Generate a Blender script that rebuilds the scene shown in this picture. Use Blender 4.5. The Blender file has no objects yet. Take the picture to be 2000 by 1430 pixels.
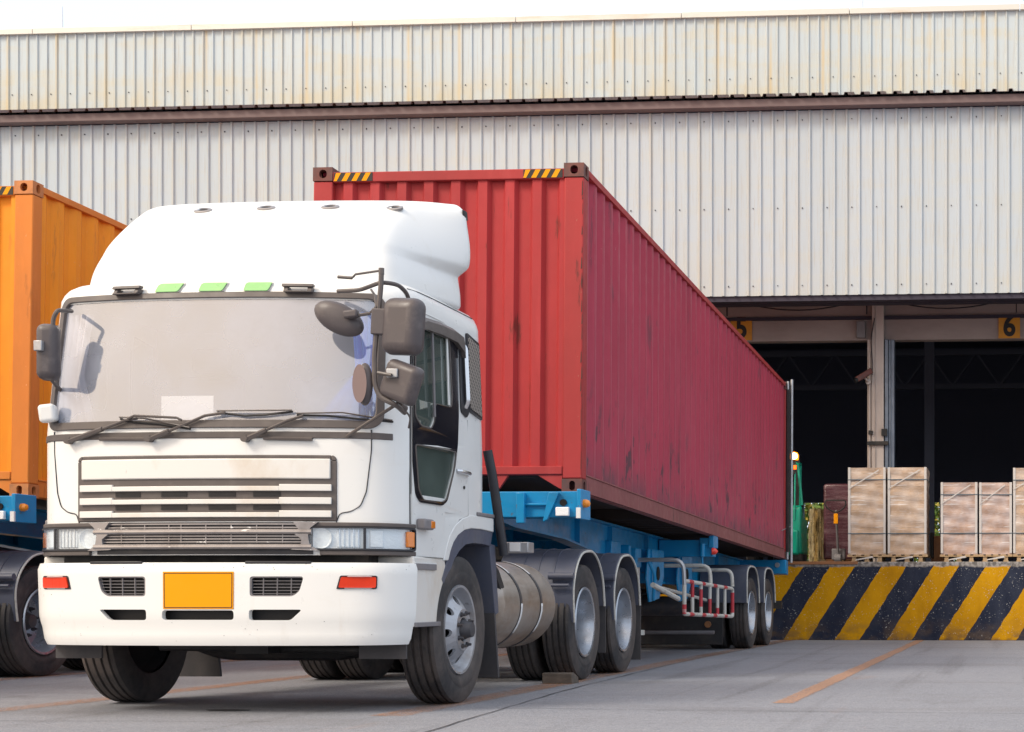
import bpy, bmesh, math, random
from mathutils import Vector, Matrix
from mathutils.geometry import tessellate_polygon
random.seed(7)
scn = bpy.context.scene
col = scn.collection
R = math.radians
# ------------------------------------------------------------------ camera
FPX, CX, TH, HZ, CH = 3108.4, 1783.9, 0.067, 1166.6, 0.737
cd = bpy.data.cameras.new('camera'); cam = bpy.data.objects.new('camera', cd); col.objects.link(cam)
cam.location = (0, 0, CH); cam.rotation_euler = (R(90), 0, TH)
cd.sensor_width = 36; cd.lens = FPX / 2000 * 36
cd.shift_x = (1000 - CX) / 2000; cd.shift_y = (HZ - 715) / 2000
cd.clip_start = 0.1; cd.clip_end = 3000
scn.camera = cam
# ------------------------------------------------------------------ world and sun
SUN_EL, SUN_AZ = 42.0, 46.0      # azimuth: degrees to the left of straight behind the camera
w = bpy.data.worlds.new('World'); scn.world = w; w.use_nodes = True
nt = w.node_tree; bg = nt.nodes['Background']
sky = nt.nodes.new('ShaderNodeTexSky'); sky.sky_type = 'NISHITA'; sky.sun_disc = False
sky.sun_elevation = R(SUN_EL); sky.altitude = 0; sky.air_density = 1.0; sky.dust_density = 7.0; sky.ozone_density = 1.0
sdir = Vector((-math.sin(R(SUN_AZ)) * math.cos(R(SUN_EL)), -math.cos(R(SUN_AZ)) * math.cos(R(SUN_EL)), math.sin(R(SUN_EL))))
sky.sun_rotation = math.atan2(sdir.x, sdir.y)
# thin bright cloud veil over the sky
wtc = nt.nodes.new('ShaderNodeTexCoord'); wno = nt.nodes.new('ShaderNodeTexNoise'); wno.inputs['Scale'].default_value = 2.2; wno.inputs['Detail'].default_value = 5
wra = nt.nodes.new('ShaderNodeMapRange'); wra.inputs[1].default_value = .3; wra.inputs[2].default_value = .7; wra.inputs[3].default_value = .86; wra.inputs[4].default_value = .96
wmi = nt.nodes.new('ShaderNodeMix'); wmi.data_type = 'RGBA'; wmi.inputs[7].default_value = (4.95, 5.2, 5.6, 1)
nt.links.new(wtc.outputs['Generated'], wno.inputs['Vector']); nt.links.new(wno.outputs[0], wra.inputs[0]); nt.links.new(wra.outputs[0], wmi.inputs[0])
# the veil glows warmer and brighter around the sun
wdt = nt.nodes.new('ShaderNodeVectorMath'); wdt.operation = 'DOT_PRODUCT'; wdt.inputs[1].default_value = sdir
wnm = nt.nodes.new('ShaderNodeVectorMath'); wnm.operation = 'NORMALIZE'; nt.links.new(wtc.outputs['Generated'], wnm.inputs[0]); nt.links.new(wnm.outputs[0], wdt.inputs[0])
wr2 = nt.nodes.new('ShaderNodeMapRange'); wr2.inputs[1].default_value = .45; wr2.inputs[2].default_value = 1.0; wr2.interpolation_type = 'SMOOTHSTEP'; nt.links.new(wdt.outputs['Value'], wr2.inputs[0])
wm2 = nt.nodes.new('ShaderNodeMix'); wm2.data_type = 'RGBA'; wm2.inputs[6].default_value = (4.6, 5.1, 5.85, 1); wm2.inputs[7].default_value = (9.5, 7.3, 5.2, 1)
nt.links.new(wr2.outputs[0], wm2.inputs[0]); nt.links.new(wm2.outputs[2], wmi.inputs[7])
nt.links.new(sky.outputs[0], wmi.inputs[6]); nt.links.new(wmi.outputs[2], bg.inputs[0]); bg.inputs[1].default_value = 0.15
sd = bpy.data.lights.new('sun', 'SUN'); so = bpy.data.objects.new('sun', sd); col.objects.link(so)
sd.energy = 1.4; sd.angle = R(16); sd.color = (1.0, 0.93, 0.82)
so.rotation_euler = sdir.to_track_quat('Z', 'Y').to_euler()
scn.view_settings.view_transform = 'Standard'; scn.view_settings.look = 'None'
scn.view_settings.gamma = 1.0; scn.view_settings.exposure = 0.64

# ------------------------------------------------------------------ helpers
def at(px, py, Y):
    """photo pixel -> real world point on the plane at depth Y"""
    c, s = math.cos(TH), math.sin(TH); k = (px - CX) / FPX
    X = Y * (k * c - s) / (c + k * s); d = -X * s + Y * c
    return Vector((X, Y, CH - (py - HZ) * d / FPX))
def lerp(x, xs, ys):
    if x <= xs[0]: return ys[0]
    for i in range(1, len(xs)):
        if x <= xs[i]:
            t = (x - xs[i-1]) / (xs[i] - xs[i-1]); return ys[i-1] + t * (ys[i] - ys[i-1])
    return ys[-1]

class MB:
    def __init__(s): s.v = []; s.f = []; s.m = []; s.cur = 0
    def add(s, vs, fs):
        b = len(s.v); s.v += [tuple(p) for p in vs]
        for f in fs: s.f.append([i + b for i in f]); s.m.append(s.cur)
        return s
    def mi(s, i): s.cur = i; return s
    def box(s, x0, x1, y0, y1, z0, z1):
        v = [(x, y, z) for x in (x0, x1) for y in (y0, y1) for z in (z0, z1)]
        return s.add(v, [(0,1,3,2),(4,6,7,5),(0,4,5,1),(2,3,7,6),(0,2,6,4),(1,5,7,3)])
    def obox(s, c, ax, ay, az, sx, sy, sz):
        c = Vector(c); v = []
        for i in (-.5, .5):
            for j in (-.5, .5):
                for k in (-.5, .5): v.append(c + ax*i*sx + ay*j*sy + az*k*sz)
        return s.add(v, [(0,1,3,2),(4,6,7,5),(0,4,5,1),(2,3,7,6),(0,2,6,4),(1,5,7,3)])
    def rings(s, rs, closed=True, caps=True):
        n = len(rs[0]); v = [p for r in rs for p in r]; f = []
        for i in range(len(rs)-1):
            for j in range(n if closed else n-1):
                k = (j+1) % n; f.append((i*n+j, i*n+k, (i+1)*n+k, (i+1)*n+j))
        if caps:
            f.append(tuple(range(n))[::-1]); f.append(tuple((len(rs)-1)*n + j for j in range(n)))
        return s.add(v, f)
    def cyl(s, p0, p1, r0, r1=None, n=16):
        r1 = r0 if r1 is None else r1; p0 = Vector(p0); p1 = Vector(p1); d = (p1-p0).normalized()
        a = d.orthogonal().normalized(); b = d.cross(a)
        rs = [[p + (a*math.cos(t)+b*math.sin(t))*r for t in [2*math.pi*i/n for i in range(n)]] for p, r in ((p0, r0), (p1, r1))]
        return s.rings(rs)
    def tube(s, path, r, n=8, fillet=0):
        P = [Vector(p) for p in path]
        if fillet:
            Q = [P[0]]
            for i in range(1, len(P)-1):
                a = (P[i-1]-P[i]); b = (P[i+1]-P[i]); q = min(fillet, a.length*.45, b.length*.45)
                A = P[i]+a.normalized()*q; B = P[i]+b.normalized()*q
                for t in (0, .25, .5, .75, 1): Q.append(A*(1-t)**2 + P[i]*2*t*(1-t) + B*t*t)
            P = Q + [P[-1]]
        rs = []; a = None
        for i, p in enumerate(P):
            d = (P[min(i+1, len(P)-1)] - P[max(i-1, 0)]).normalized()
            if a is None: a = d.orthogonal().normalized()
            else: a = (a - d*a.dot(d)).normalized()
            b = d.cross(a); rs.append([p + (a*math.cos(t)+b*math.sin(t))*r for t in [2*math.pi*j/n for j in range(n)]])
        return s.rings(rs)
    def lathe(s, prof, o=(0,0,0), axis='X', n=40, caps=False):
        """prof: list of (along, radius)"""
        rs = []; ox, oy, oz = o
        for a, r in prof:
            ring = []
            for i in range(n):
                t = 2*math.pi*i/n; c_, s_ = math.cos(t)*r, math.sin(t)*r
                ring.append({'X': (ox+a, oy+c_, oz+s_), 'Y': (ox+s_, oy+a, oz+c_), 'Z': (ox+c_, oy+s_, oz+a)}[axis])
            rs.append(ring)
        return s.rings(rs, True, caps)
    def prism(s, poly, a, b, axis='X'):
        """poly in the other two axes; X: (y,z), Y: (x,z), Z: (x,y)"""
        g = {'X': lambda p, t: (t, p[0], p[1]), 'Y': lambda p, t: (p[0], t, p[1]), 'Z': lambda p, t: (p[0], p[1], t)}[axis]
        n = len(poly); v = [g(p, a) for p in poly] + [g(p, b) for p in poly]
        tri = tessellate_polygon([[Vector((p[0], p[1], 0)) for p in poly]])
        f = [tuple(t) for t in tri] + [tuple(i+n for i in t)[::-1] for t in tri]
        f += [(i, (i+1) % n, (i+1) % n + n, i+n) for i in range(n)]
        return s.add(v, f)
    def holed(s, outer, holes, fn, fback):
        """flat shape with holes, mapped by fn / fback to its two faces"""
        L = [outer] + holes; tri = tessellate_polygon([[Vector((p[0], p[1], 0)) for p in q] for q in L])
        P = [p for q in L for p in q]; n = len(P)
        f = [tuple(t) for t in tri] + [tuple(i+n for i in t)[::-1] for t in tri]; b = 0
        for q in L:
            m = len(q); f += [(b+i, b+(i+1) % m, b+(i+1) % m+n, b+i+n) for i in range(m)]; b += m
        return s.add([fn(*p) for p in P] + [fback(*p) for p in P], f)
    def build(s, name, mats, parent=None, bevel=0, smooth=True, angle=35, org=None, seg=2, subsurf=0, solid=0):
        me = bpy.data.meshes.new(name)
        if org is None:
            org = Vector((0,0,0)); p = parent
            while p is not None: org += Vector(p.location); p = p.parent
        if parent is not None and parent.get('local'): org = Vector((0,0,0))
        me.from_pydata([(x-org[0], y-org[1], z-org[2]) for x, y, z in s.v], [], s.f)
        if not isinstance(mats, (list, tuple)): mats = [mats]
        for m_ in mats: me.materials.append(m_)
        if len(mats) > 1: me.polygons.foreach_set('material_index', s.m)
        bm = bmesh.new(); bm.from_mesh(me); bmesh.ops.recalc_face_normals(bm, faces=bm.faces)
        if smooth:
            for f in bm.faces: f.smooth = True
            for e in bm.edges:
                if len(e.link_faces) == 2 and e.calc_face_angle(0) > R(angle): e.smooth = False
        bm.to_mesh(me); bm.free()
        o = bpy.data.objects.new(name, me); col.objects.link(o)
        if parent is not None:
            o.parent = parent
            if parent.get('local'): o['local'] = 1
        if solid:
            md = o.modifiers.new('so', 'SOLIDIFY'); md.thickness = solid; md.offset = 0
        if subsurf:
            md = o.modifiers.new('ss', 'SUBSURF'); md.levels = md.render_levels = subsurf
        if bevel:
            md = o.modifiers.new('bv', 'BEVEL'); md.width = bevel; md.segments = seg; md.limit_method = 'ANGLE'; md.angle_limit = R(35)
            md.harden_normals = False
        return o

def thing(name, label, cat, loc=(0,0,0), group=None, rot=None, local=False):
    o = bpy.data.objects.new(name, None); col.objects.link(o); o.location = loc; o.empty_display_size = .1
    if rot: o.rotation_euler = rot
    o['label'] = label; o['category'] = cat
    if group: o['group'] = group
    if local: o['local'] = 1
    return o
def tag(o, label, cat, group=None):
    o['label'] = label; o['category'] = cat
    if group: o['group'] = group
    return o
def struct(o): o['kind'] = 'structure'; return o
def kids(o): return [c for c in bpy.data.objects if c.parent == o]
def copy_tree(o, parent=None):
    c = o.copy(); col.objects.link(c)
    if parent is not None: c.parent = parent
    for ch in kids(o): copy_tree(ch, c)
    return c
def cut(o, cutters):
    """boolean-subtract MB shapes (given in the mesh's own coordinates)"""
    tmp = []
    for mb in cutters:
        t = mb.build('cutter', [M['black']], None, smooth=False, org=(0,0,0)); tmp.append(t)
        md = o.modifiers.new('b', 'BOOLEAN'); md.operation = 'DIFFERENCE'; md.object = t; md.solver = 'EXACT'
    par = o.parent; o.parent = None
    bpy.context.view_layer.update()
    ev = o.evaluated_get(bpy.context.evaluated_depsgraph_get()); me = bpy.data.meshes.new_from_object(ev)
    o.modifiers.clear(); o.data = me; o.parent = par
    for t in tmp: bpy.data.objects.remove(t)
    return o
def rrect(x0, x1, y0, y1, r, n=5):
    P = []
    for cx_, cy_, a in ((x1-r, y1-r, 0), (x0+r, y1-r, 90), (x0+r, y0+r, 180), (x1-r, y0+r, 270)):
        for i in range(n+1):
            t = R(a + 90*i/n); P.append((cx_+r*math.cos(t), cy_+r*math.sin(t)))
    return P
def roundpoly(P, r, n=4):
    Q = []; m = len(P)
    for i in range(m):
        p = Vector(P[i]); a = Vector(P[i-1])-p; b = Vector(P[(i+1) % m])-p
        q = min(r, a.length*.45, b.length*.45); A = p+a.normalized()*q; B = p+b.normalized()*q
        for k in range(n+1):
            t = k/n; Q.append(tuple(A*(1-t)**2+p*2*t*(1-t)+B*t*t))
    return Q
def subdiv(P, step):
    Q = []
    for i in range(len(P)):
        a = Vector(P[i]); b = Vector(P[(i+1) % len(P)]); n = max(1, int((b-a).length/step))
        for k in range(n): Q.append(tuple(a+(b-a)*k/n))
    return Q

# ------------------------------------------------------------------ materials
M = {}
def mat(name, base, rough=.5, metal=0, layers=(), bump=None, coat=0, spec=.5, emit=None, var=0, objspace=True):
    """layers: (colour, (sx,sy,sz), threshold, softness, amount)"""
    m = bpy.data.materials.new(name); m.use_nodes = True; t = m.node_tree; L = t.links; b = t.nodes['Principled BSDF']
    b.inputs['Roughness'].default_value = rough; b.inputs['Metallic'].default_value = metal
    b.inputs['Specular IOR Level'].default_value = spec; b.inputs['Coat Weight'].default_value = coat
    b.inputs['Coat Roughness'].default_value = .08
    tc = t.nodes.new('ShaderNodeTexCoord'); cur = None
    rgb = t.nodes.new('ShaderNodeRGB'); rgb.outputs[0].default_value = (*base, 1); cur = rgb.outputs[0]
    def noise(sc, detail=6, rgh=.6, off=0):
        mp = t.nodes.new('ShaderNodeMapping'); mp.inputs['Scale'].default_value = sc if isinstance(sc, tuple) else (sc,)*3
        mp.inputs['Location'].default_value = (off, off*1.7, off*.3)
        L.new(tc.outputs['Object'], mp.inputs[0]); n = t.nodes.new('ShaderNodeTexNoise')
        n.inputs['Scale'].default_value = 1; n.inputs['Detail'].default_value = detail; n.inputs['Roughness'].default_value = rgh
        L.new(mp.outputs[0], n.inputs['Vector']); return n.outputs[0]
    def rng(x, a, b_, lo=0, hi=1):
        r = t.nodes.new('ShaderNodeMapRange'); r.inputs[1].default_value = a; r.inputs[2].default_value = b_
        r.inputs[3].default_value = lo; r.inputs[4].default_value = hi; L.new(x, r.inputs[0]); return r.outputs[0]
    def mix(f, a, b_, mode='MIX'):
        x = t.nodes.new('ShaderNodeMix'); x.data_type = 'RGBA'; x.blend_type = mode; x.clamp_factor = True
        if isinstance(f, (int, float)): x.inputs[0].default_value = f
        else: L.new(f, x.inputs[0])
        for i, q in ((6, a), (7, b_)):
            if isinstance(q, tuple): x.inputs[i].default_value = (*q, 1)
            else: L.new(q, x.inputs[i])
        return x.outputs[2]
    if var: cur = mix(rng(noise(1.3, 8, .6, 4.2), .3, .7, 0, var), cur, tuple(c*.55 for c in base))
    for i, (c, sc, th, sf, am) in enumerate(layers): cur = mix(rng(noise(sc, 7, .65, 3.1*i+1), th, th+sf, 0, am), cur, c)
    m['_'] = 0; L.new(cur, b.inputs['Base Color'])
    if layers or var:
        L.new(rng(noise(9, 4, .6, 9), .3, .7, max(rough-.1, .02), min(rough+.12, 1)), b.inputs['Roughness'])
    if bump:
        bp = t.nodes.new('ShaderNodeBump'); bp.inputs['Strength'].default_value = bump[1]; bp.inputs['Distance'].default_value = bump[2] if len(bump) > 2 else .01
        L.new(noise(bump[0], 6, .6, 5), bp.inputs['Height']); L.new(bp.outputs[0], b.inputs['Normal'])
    if emit: b.inputs['Emission Color'].default_value = (*emit[0], 1); b.inputs['Emission Strength'].default_value = emit[1]
    M[name] = m
    return m
def tools(m):
    t = m.node_tree; L = t.links; b = t.nodes['Principled BSDF']
    return t, L, b
def glass(name, tint, refl, rough=.02, haze_dust=0, haze_dust_col=(.6,.6,.6)):
    m = bpy.data.materials.new(name); m.use_nodes = True; t = m.node_tree; L = t.links; t.nodes.clear()
    out = t.nodes.new('ShaderNodeOutputMaterial'); tr = t.nodes.new('ShaderNodeBsdfTransparent'); tr.inputs[0].default_value = (*tint, 1)
    gl = t.nodes.new('ShaderNodeBsdfGlossy'); gl.inputs['Roughness'].default_value = rough; gl.inputs[0].default_value = (.95,.97,1,1)
    fw = t.nodes.new('ShaderNodeLayerWeight'); fw.inputs[0].default_value = .5; fr = t.nodes.new('ShaderNodeMath'); fr.operation = 'POWER'; fr.inputs[1].default_value = 4.5; L.new(fw.outputs['Facing'], fr.inputs[0])
    ad = t.nodes.new('ShaderNodeMath'); ad.operation = 'ADD'; ad.inputs[1].default_value = refl; ad.use_clamp = True; L.new(fr.outputs[0], ad.inputs[0])
    mx = t.nodes.new('ShaderNodeMixShader'); L.new(ad.outputs[0], mx.inputs[0]); L.new(tr.outputs[0], mx.inputs[1]); L.new(gl.outputs[0], mx.inputs[2])
    last = mx.outputs[0]
    if haze_dust:  # pale diffuse layer: haze on the pane painted in together with dust
        df = t.nodes.new('ShaderNodeBsdfDiffuse'); df.inputs[0].default_value = (*haze_dust_col, 1)
        tc = t.nodes.new('ShaderNodeTexCoord'); n = t.nodes.new('ShaderNodeTexNoise'); n.inputs['Scale'].default_value = 2.5; n.inputs['Detail'].default_value = 5
        L.new(tc.outputs['Object'], n.inputs['Vector']); r = t.nodes.new('ShaderNodeMapRange')
        r.inputs[1].default_value = .3; r.inputs[2].default_value = .7; r.inputs[3].default_value = haze_dust*.7; r.inputs[4].default_value = haze_dust*1.3; L.new(n.outputs[0], r.inputs[0])
        m2 = t.nodes.new('ShaderNodeMixShader'); L.new(r.outputs[0], m2.inputs[0]); L.new(last, m2.inputs[1]); L.new(df.outputs[0], m2.inputs[2]); last = m2.outputs[0]
    L.new(last, out.inputs[0]); M[name] = m; return m

mat('black', (.012,.012,.014), .6)
mat('white_paint', (.76,.77,.76), .36, layers=[((.60,.53,.42), (1.2,1.2,3), .60, .25, .28), ((.3,.25,.2), (40,40,40), .72, .04, .5), ((.50,.42,.33), (7,7,1.2), .60, .2, .25)], coat=.25)
mat('white_paint_worn', (.72,.71,.68), .38, layers=[((.52,.40,.26), (2,3,1.2), .52, .22, .55), ((.16,.13,.11), (14,14,5), .68, .07, .5)], coat=.2)
mat('grey_plastic', (.13,.115,.11), .5, layers=[((.25,.22,.20), (6,6,6), .5, .3, .4)])
mat('trim_grey', (.095,.080,.076), .45, layers=[((.24,.21,.19), (8,3,8), .5, .3, .3)])
mat('mirror_shell', (.080,.068,.072), .42, layers=[((.30,.26,.24), (7,7,7), .52, .3, .35)], bump=(60, .1, .002))
mat('dark_plastic', (.020,.021,.028), .4, layers=[((.07,.065,.06), (5,5,3), .5, .3, .4)])
mat('gloss_black', (.006,.007,.014), .22, coat=.4)
mat('fender_plastic', (.080,.090,.130), .5, layers=[((.17,.16,.15), (3,3,2), .48, .3, .5), ((.02,.02,.02), (12,12,4), .62, .1, .5)])
mat('rubber', (.030,.029,.032), .72, layers=[((.15,.12,.105), (2.5,2.5,2.5), .38, .3, .7), ((.09,.08,.075), (18,18,18), .5, .2, .4)], bump=(70, .2, .004))
mat('flap_rubber', (.055,.053,.058), .7, layers=[((.15,.13,.12), (3,3,1.2), .45, .3, .5)])
mat('rim_steel', (.42,.43,.46), .38, .55, layers=[((.22,.18,.15), (5,5,5), .48, .22, .6), ((.08,.07,.06), (16,16,16), .62, .1, .5)])
mat('hub_iron', (.075,.075,.085), .45, .3, layers=[((.16,.12,.09), (9,9,9), .5, .2, .6)])
mat('rim_bright', (.40,.43,.48), .30, .75, layers=[((.33,.28,.23), (4,4,4), .54, .25, .55)])
mat('chassis_black', (.018,.018,.02), .6, layers=[((.07,.055,.045), (4,4,4), .5, .2, .6)])
mat('tank_metal', (.40,.355,.315), .42, .55, layers=[((.25,.17,.11), (2.2,1.1,2.2), .46, .25, .75), ((.60,.56,.52), (3,.6,6), .55, .2, .5)], bump=(5, .12, .02))
mat('strap_steel', (.10,.10,.11), .4, .5)
mat('reflective_white', (.8,.8,.8), .4)
mat('chrome_worn', (.33,.31,.31), .35, .6, layers=[((.85,.85,.85), (9,4,14), .62, .03, .9), ((.10,.08,.07), (5,5,5), .52, .2, .5)])
mat('chrome', (.65,.66,.68), .15, 1.0)
mat('reflector', (.92,.94,.96), .3, .0, bump=((60,3,60), .5, .01))
mat('amber', (.75,.21,.01), .25, coat=.8)
mat('red_lens', (.66,.035,.004), .35, spec=.3, coat=.15, bump=((55,1,1), .5, .006))
mat('orange_lens', (.9,.28,.01), .3, coat=.6)
mat('tail_red', (.85,.04,.02), .3, coat=.6)
mat('plate_yellow', (.86,.33,.0), .6, spec=.2, layers=[((.55,.26,.02), (20,20,20), .62, .1, .3)])
mat('plate_black', (.05,.03,.01), .5)
mat('lime_lens', (.22,.50,.18), .35, layers=[((.35,.60,.25), (9,9,9), .5, .2, .4)], coat=.5)
mat('curtain_blue', (.03,.22,.95), .8, bump=((40,2,2), .5, .03))
mat('curtain_white', (.75,.72,.78), .8, bump=((40,2,2), .5, .03))
mat('paper', (.9,.9,.88), .7)
mat('cab_interior', (.30,.27,.24), .8)
mat('seat_cloth', (.10,.10,.12), .9)
mat('trailer_blue', (.0,.25,.53), .42, layers=[((.02,.07,.13), (2,2,3), .5, .25, .6), ((.12,.07,.05), (16,16,16), .63, .05, .7)], coat=.15)
mat('tube_white', (.55,.54,.50), .5, layers=[((.2,.17,.14), (12,12,12), .55, .15, .6)])
mat('tube_red', (.50,.035,.05), .5, layers=[((.2,.12,.1), (12,12,12), .58, .15, .5)])
mat('galv', (.42,.43,.45), .4, .6, layers=[((.25,.2,.16), (5,5,5), .55, .2, .5)])
def cont_mat(name, base, dark, chip, amt=.7):
    return mat(name, base, .55, spec=.22, layers=[(tuple(c*.60+.01 for c in base), (.9,.9,.35), .45, .25, .6), (dark, (9,9,1.3), .615, .06, amt), (chip, (26,26,18), .67, .04, .6),
               (tuple(min(1, c*1.25+.02) for c in base), (5,5,.5), .55, .15, .35)], bump=(4, .1, .02))
cont_mat('container_red', (.43,.042,.045), (.09,.028,.022), (.28,.10,.06))
cont_mat('container_side_red', (.42,.045,.078), (.10,.05,.06), (.45,.20,.20), .6)
cont_mat('container_frame_red', (.40,.045,.045), (.07,.028,.025), (.36,.19,.14), .85)
cont_mat('container_rail', (.27,.095,.095), (.11,.07,.06), (.42,.28,.22), .8)
cont_mat('container_orange', (.90,.31,.02), (.45,.15,.035), (.85,.45,.2), .5)
cont_mat('container_frame_orange', (.70,.22,.04), (.35,.12,.03), (.8,.45,.25), .6)
mat('casting', (.16,.055,.045), .6, .2, layers=[((.07,.05,.05), (8,8,8), .45, .2, .7)])
mat('casting_orange', (.55,.20,.06), .6, .1, layers=[((.25,.12,.06), (8,8,8), .5, .2, .6)])
mat('underside', (.05,.035,.03), .8)
mat('beam_maroon', (.17,.118,.115), .6, layers=[((.10,.06,.06), (1.2,3,3), .5, .2, .5)])
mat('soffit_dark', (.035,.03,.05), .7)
mat('door_wall', (.36,.30,.28), .8, layers=[((.22,.18,.17), (.8,.8,2), .45, .3, .6), ((.12,.1,.1), (20,20,6), .68, .05, .5)])
mat('column_paint', (.56,.49,.45), .6, layers=[((.22,.14,.11), (6,6,.8), .6, .15, .6), ((.3,.25,.23), (3,3,1), .5, .2, .5)])
mat('track_steel', (.20,.24,.30), .45, .4, layers=[((.10,.10,.11), (7,7,1), .5, .2, .7)])
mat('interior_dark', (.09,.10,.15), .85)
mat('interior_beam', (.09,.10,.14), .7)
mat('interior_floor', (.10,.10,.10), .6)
mat('cable', (.012,.012,.02), .6)
mat('box_grey', (.20,.19,.20), .5, layers=[((.12,.11,.11), (6,6,2), .5, .2, .5)])
mat('sign_yellow', (.62,.26,.015), .5, layers=[((.4,.18,.03), (5,5,5), .5, .25, .5)])
mat('sign_black', (.012,.010,.010), .6)
mat('pallet_wood', (.52,.36,.20), .7, layers=[((.30,.19,.10), (3,14,14), .48, .2, .6)])
mat('plastic_strap', (.10,.14,.17), .5)
mat('corner_board', (.58,.55,.52), .55)
mat('green_paint', (.0,.30,.19), .4, layers=[((.02,.12,.09), (5,5,3), .5, .25, .6)])
mat('dark_film', (.10,.035,.045), .25, layers=[((.22,.13,.14), (1.5,8,14), .5, .15, .7)], bump=((4,4,30), .5, .02))
mat('rust_steel', (.30,.13,.05), .6, layers=[((.15,.07,.04), (6,6,6), .5, .2, .6)])
mat('chock_wood', (.10,.08,.065), .8, layers=[((.22,.17,.13), (4,16,16), .5, .2, .7)])
mat('leaf', (.16,.26,.03), .6); mat('leaf_yellow', (.55,.42,.06), .6); mat('bark', (.10,.07,.05), .9)
mat('beacon', (1,.5,.05), .4, emit=((1,.62,.22), 30)); mat('beacon_lens', (1,.3,.02), .3, emit=((1,.24,.01), 2.0)); mat('beacon_red', (1,.1,.02), .4, emit=((1,.09,.005), 2.2))
mat('hole', (.005,.005,.006), .9)
mat('galv_cap', (.66,.65,.60), .5, .2, layers=[((.5,.38,.22), (.6,3,3), .55, .15, .5)])
glass('windscreen_glass', (.82,.84,.86), .29, .05, .29, (.60,.65,.80))
glass('side_glass', (.22,.30,.27), .20, .01, .20, (.30,.38,.34))
glass('lamp_glass', (.92,.94,.95), .06, .03)
mat('mirror_glass', (.20,.15,.15), .18, .55)

def node_chain(m):
    t = m.node_tree; L = t.links
    def N(ty, **kw):
        n = t.nodes.new(ty)
        for k, v in kw.items(): setattr(n, k, v)
        return n
    def math_(op, a, b=None, clamp=False):
        n = N('ShaderNodeMath', operation=op); n.use_clamp = clamp
        for i, q in ((0, a), (1, b)):
            if q is None: continue
            if isinstance(q, (int, float)): n.inputs[i].default_value = q
            else: L.new(q, n.inputs[i])
        return n.outputs[0]
    def noise(vec, sc, detail=6, rgh=.6):
        mp = N('ShaderNodeMapping'); mp.inputs['Scale'].default_value = sc if isinstance(sc, tuple) else (sc,)*3
        L.new(vec, mp.inputs[0]); n = N('ShaderNodeTexNoise'); n.inputs['Scale'].default_value = 1
        n.inputs['Detail'].default_value = detail; n.inputs['Roughness'].default_value = rgh; L.new(mp.outputs[0], n.inputs['Vector']); return n.outputs[0]
    def rng(x, a, b, lo=0, hi=1):
        r = N('ShaderNodeMapRange')
        for i, q in enumerate((a, b, lo, hi)): r.inputs[i+1].default_value = q
        L.new(x, r.inputs[0]); return r.outputs[0]
    def mix(f, a, b, mode='MIX'):
        x = N('ShaderNodeMix', data_type='RGBA', blend_type=mode)
        if isinstance(f, (int, float)): x.inputs[0].default_value = f
        else: L.new(f, x.inputs[0])
        for i, q in ((6, a), (7, b)):
            if isinstance(q, tuple): x.inputs[i].default_value = (*q, 1)
            else: L.new(q, x.inputs[i])
        return x.outputs[2]
    return t, L, N, math_, noise, rng, mix

def weather_side(nm, fade, chip):
    m = M[nm]; t, L, N, ma, noise, rng, mix = node_chain(m); b = t.nodes['Principled BSDF']
    src = [l for l in t.links if l.to_socket == b.inputs['Base Color']][0].from_socket
    tc = N('ShaderNodeTexCoord'); vec = tc.outputs['Object']; sp = N('ShaderNodeSeparateXYZ'); L.new(vec, sp.inputs[0])
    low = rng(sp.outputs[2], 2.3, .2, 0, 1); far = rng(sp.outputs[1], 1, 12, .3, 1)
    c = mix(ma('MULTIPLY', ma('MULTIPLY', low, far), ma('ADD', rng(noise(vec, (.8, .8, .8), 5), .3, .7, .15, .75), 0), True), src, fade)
    # rib crests: light highlights painted into the colour, with patchy wear
    fr = ma('FRACT', ma('DIVIDE', ma('ADD', sp.outputs[1], -.16), .2785)); cr = ma('MULTIPLY', rng(ma('ABSOLUTE', ma('SUBTRACT', fr, .27)), .07, .03, 0, 1), rng(noise(vec, (12, 12, .7), 4), .35, .6, .3, .8))
    c = mix(cr, c, tuple(min(1, x*1.35+.05) for x in fade))
    band = ma('MULTIPLY', rng(sp.outputs[2], 1.15, .55, 0, 1), rng(sp.outputs[2], .16, .30, 0, 1))
    sc = ma('MULTIPLY', band, rng(noise(vec, (11, 11, 3.2), 5, .6), .585, .63, 0, 1)); c = mix(ma('MULTIPLY', sc, .85, True), c, chip)
    c = mix(rng(noise(vec, (13, 13, 2.0), 5, .6), .67, .70, 0, .45), c, chip)
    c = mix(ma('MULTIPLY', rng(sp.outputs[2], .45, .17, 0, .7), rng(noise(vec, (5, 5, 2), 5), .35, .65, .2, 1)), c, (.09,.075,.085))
    L.new(c, b.inputs['Base Color'])
weather_side('container_side_red', (.38,.11,.145), (.085,.05,.06))
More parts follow.
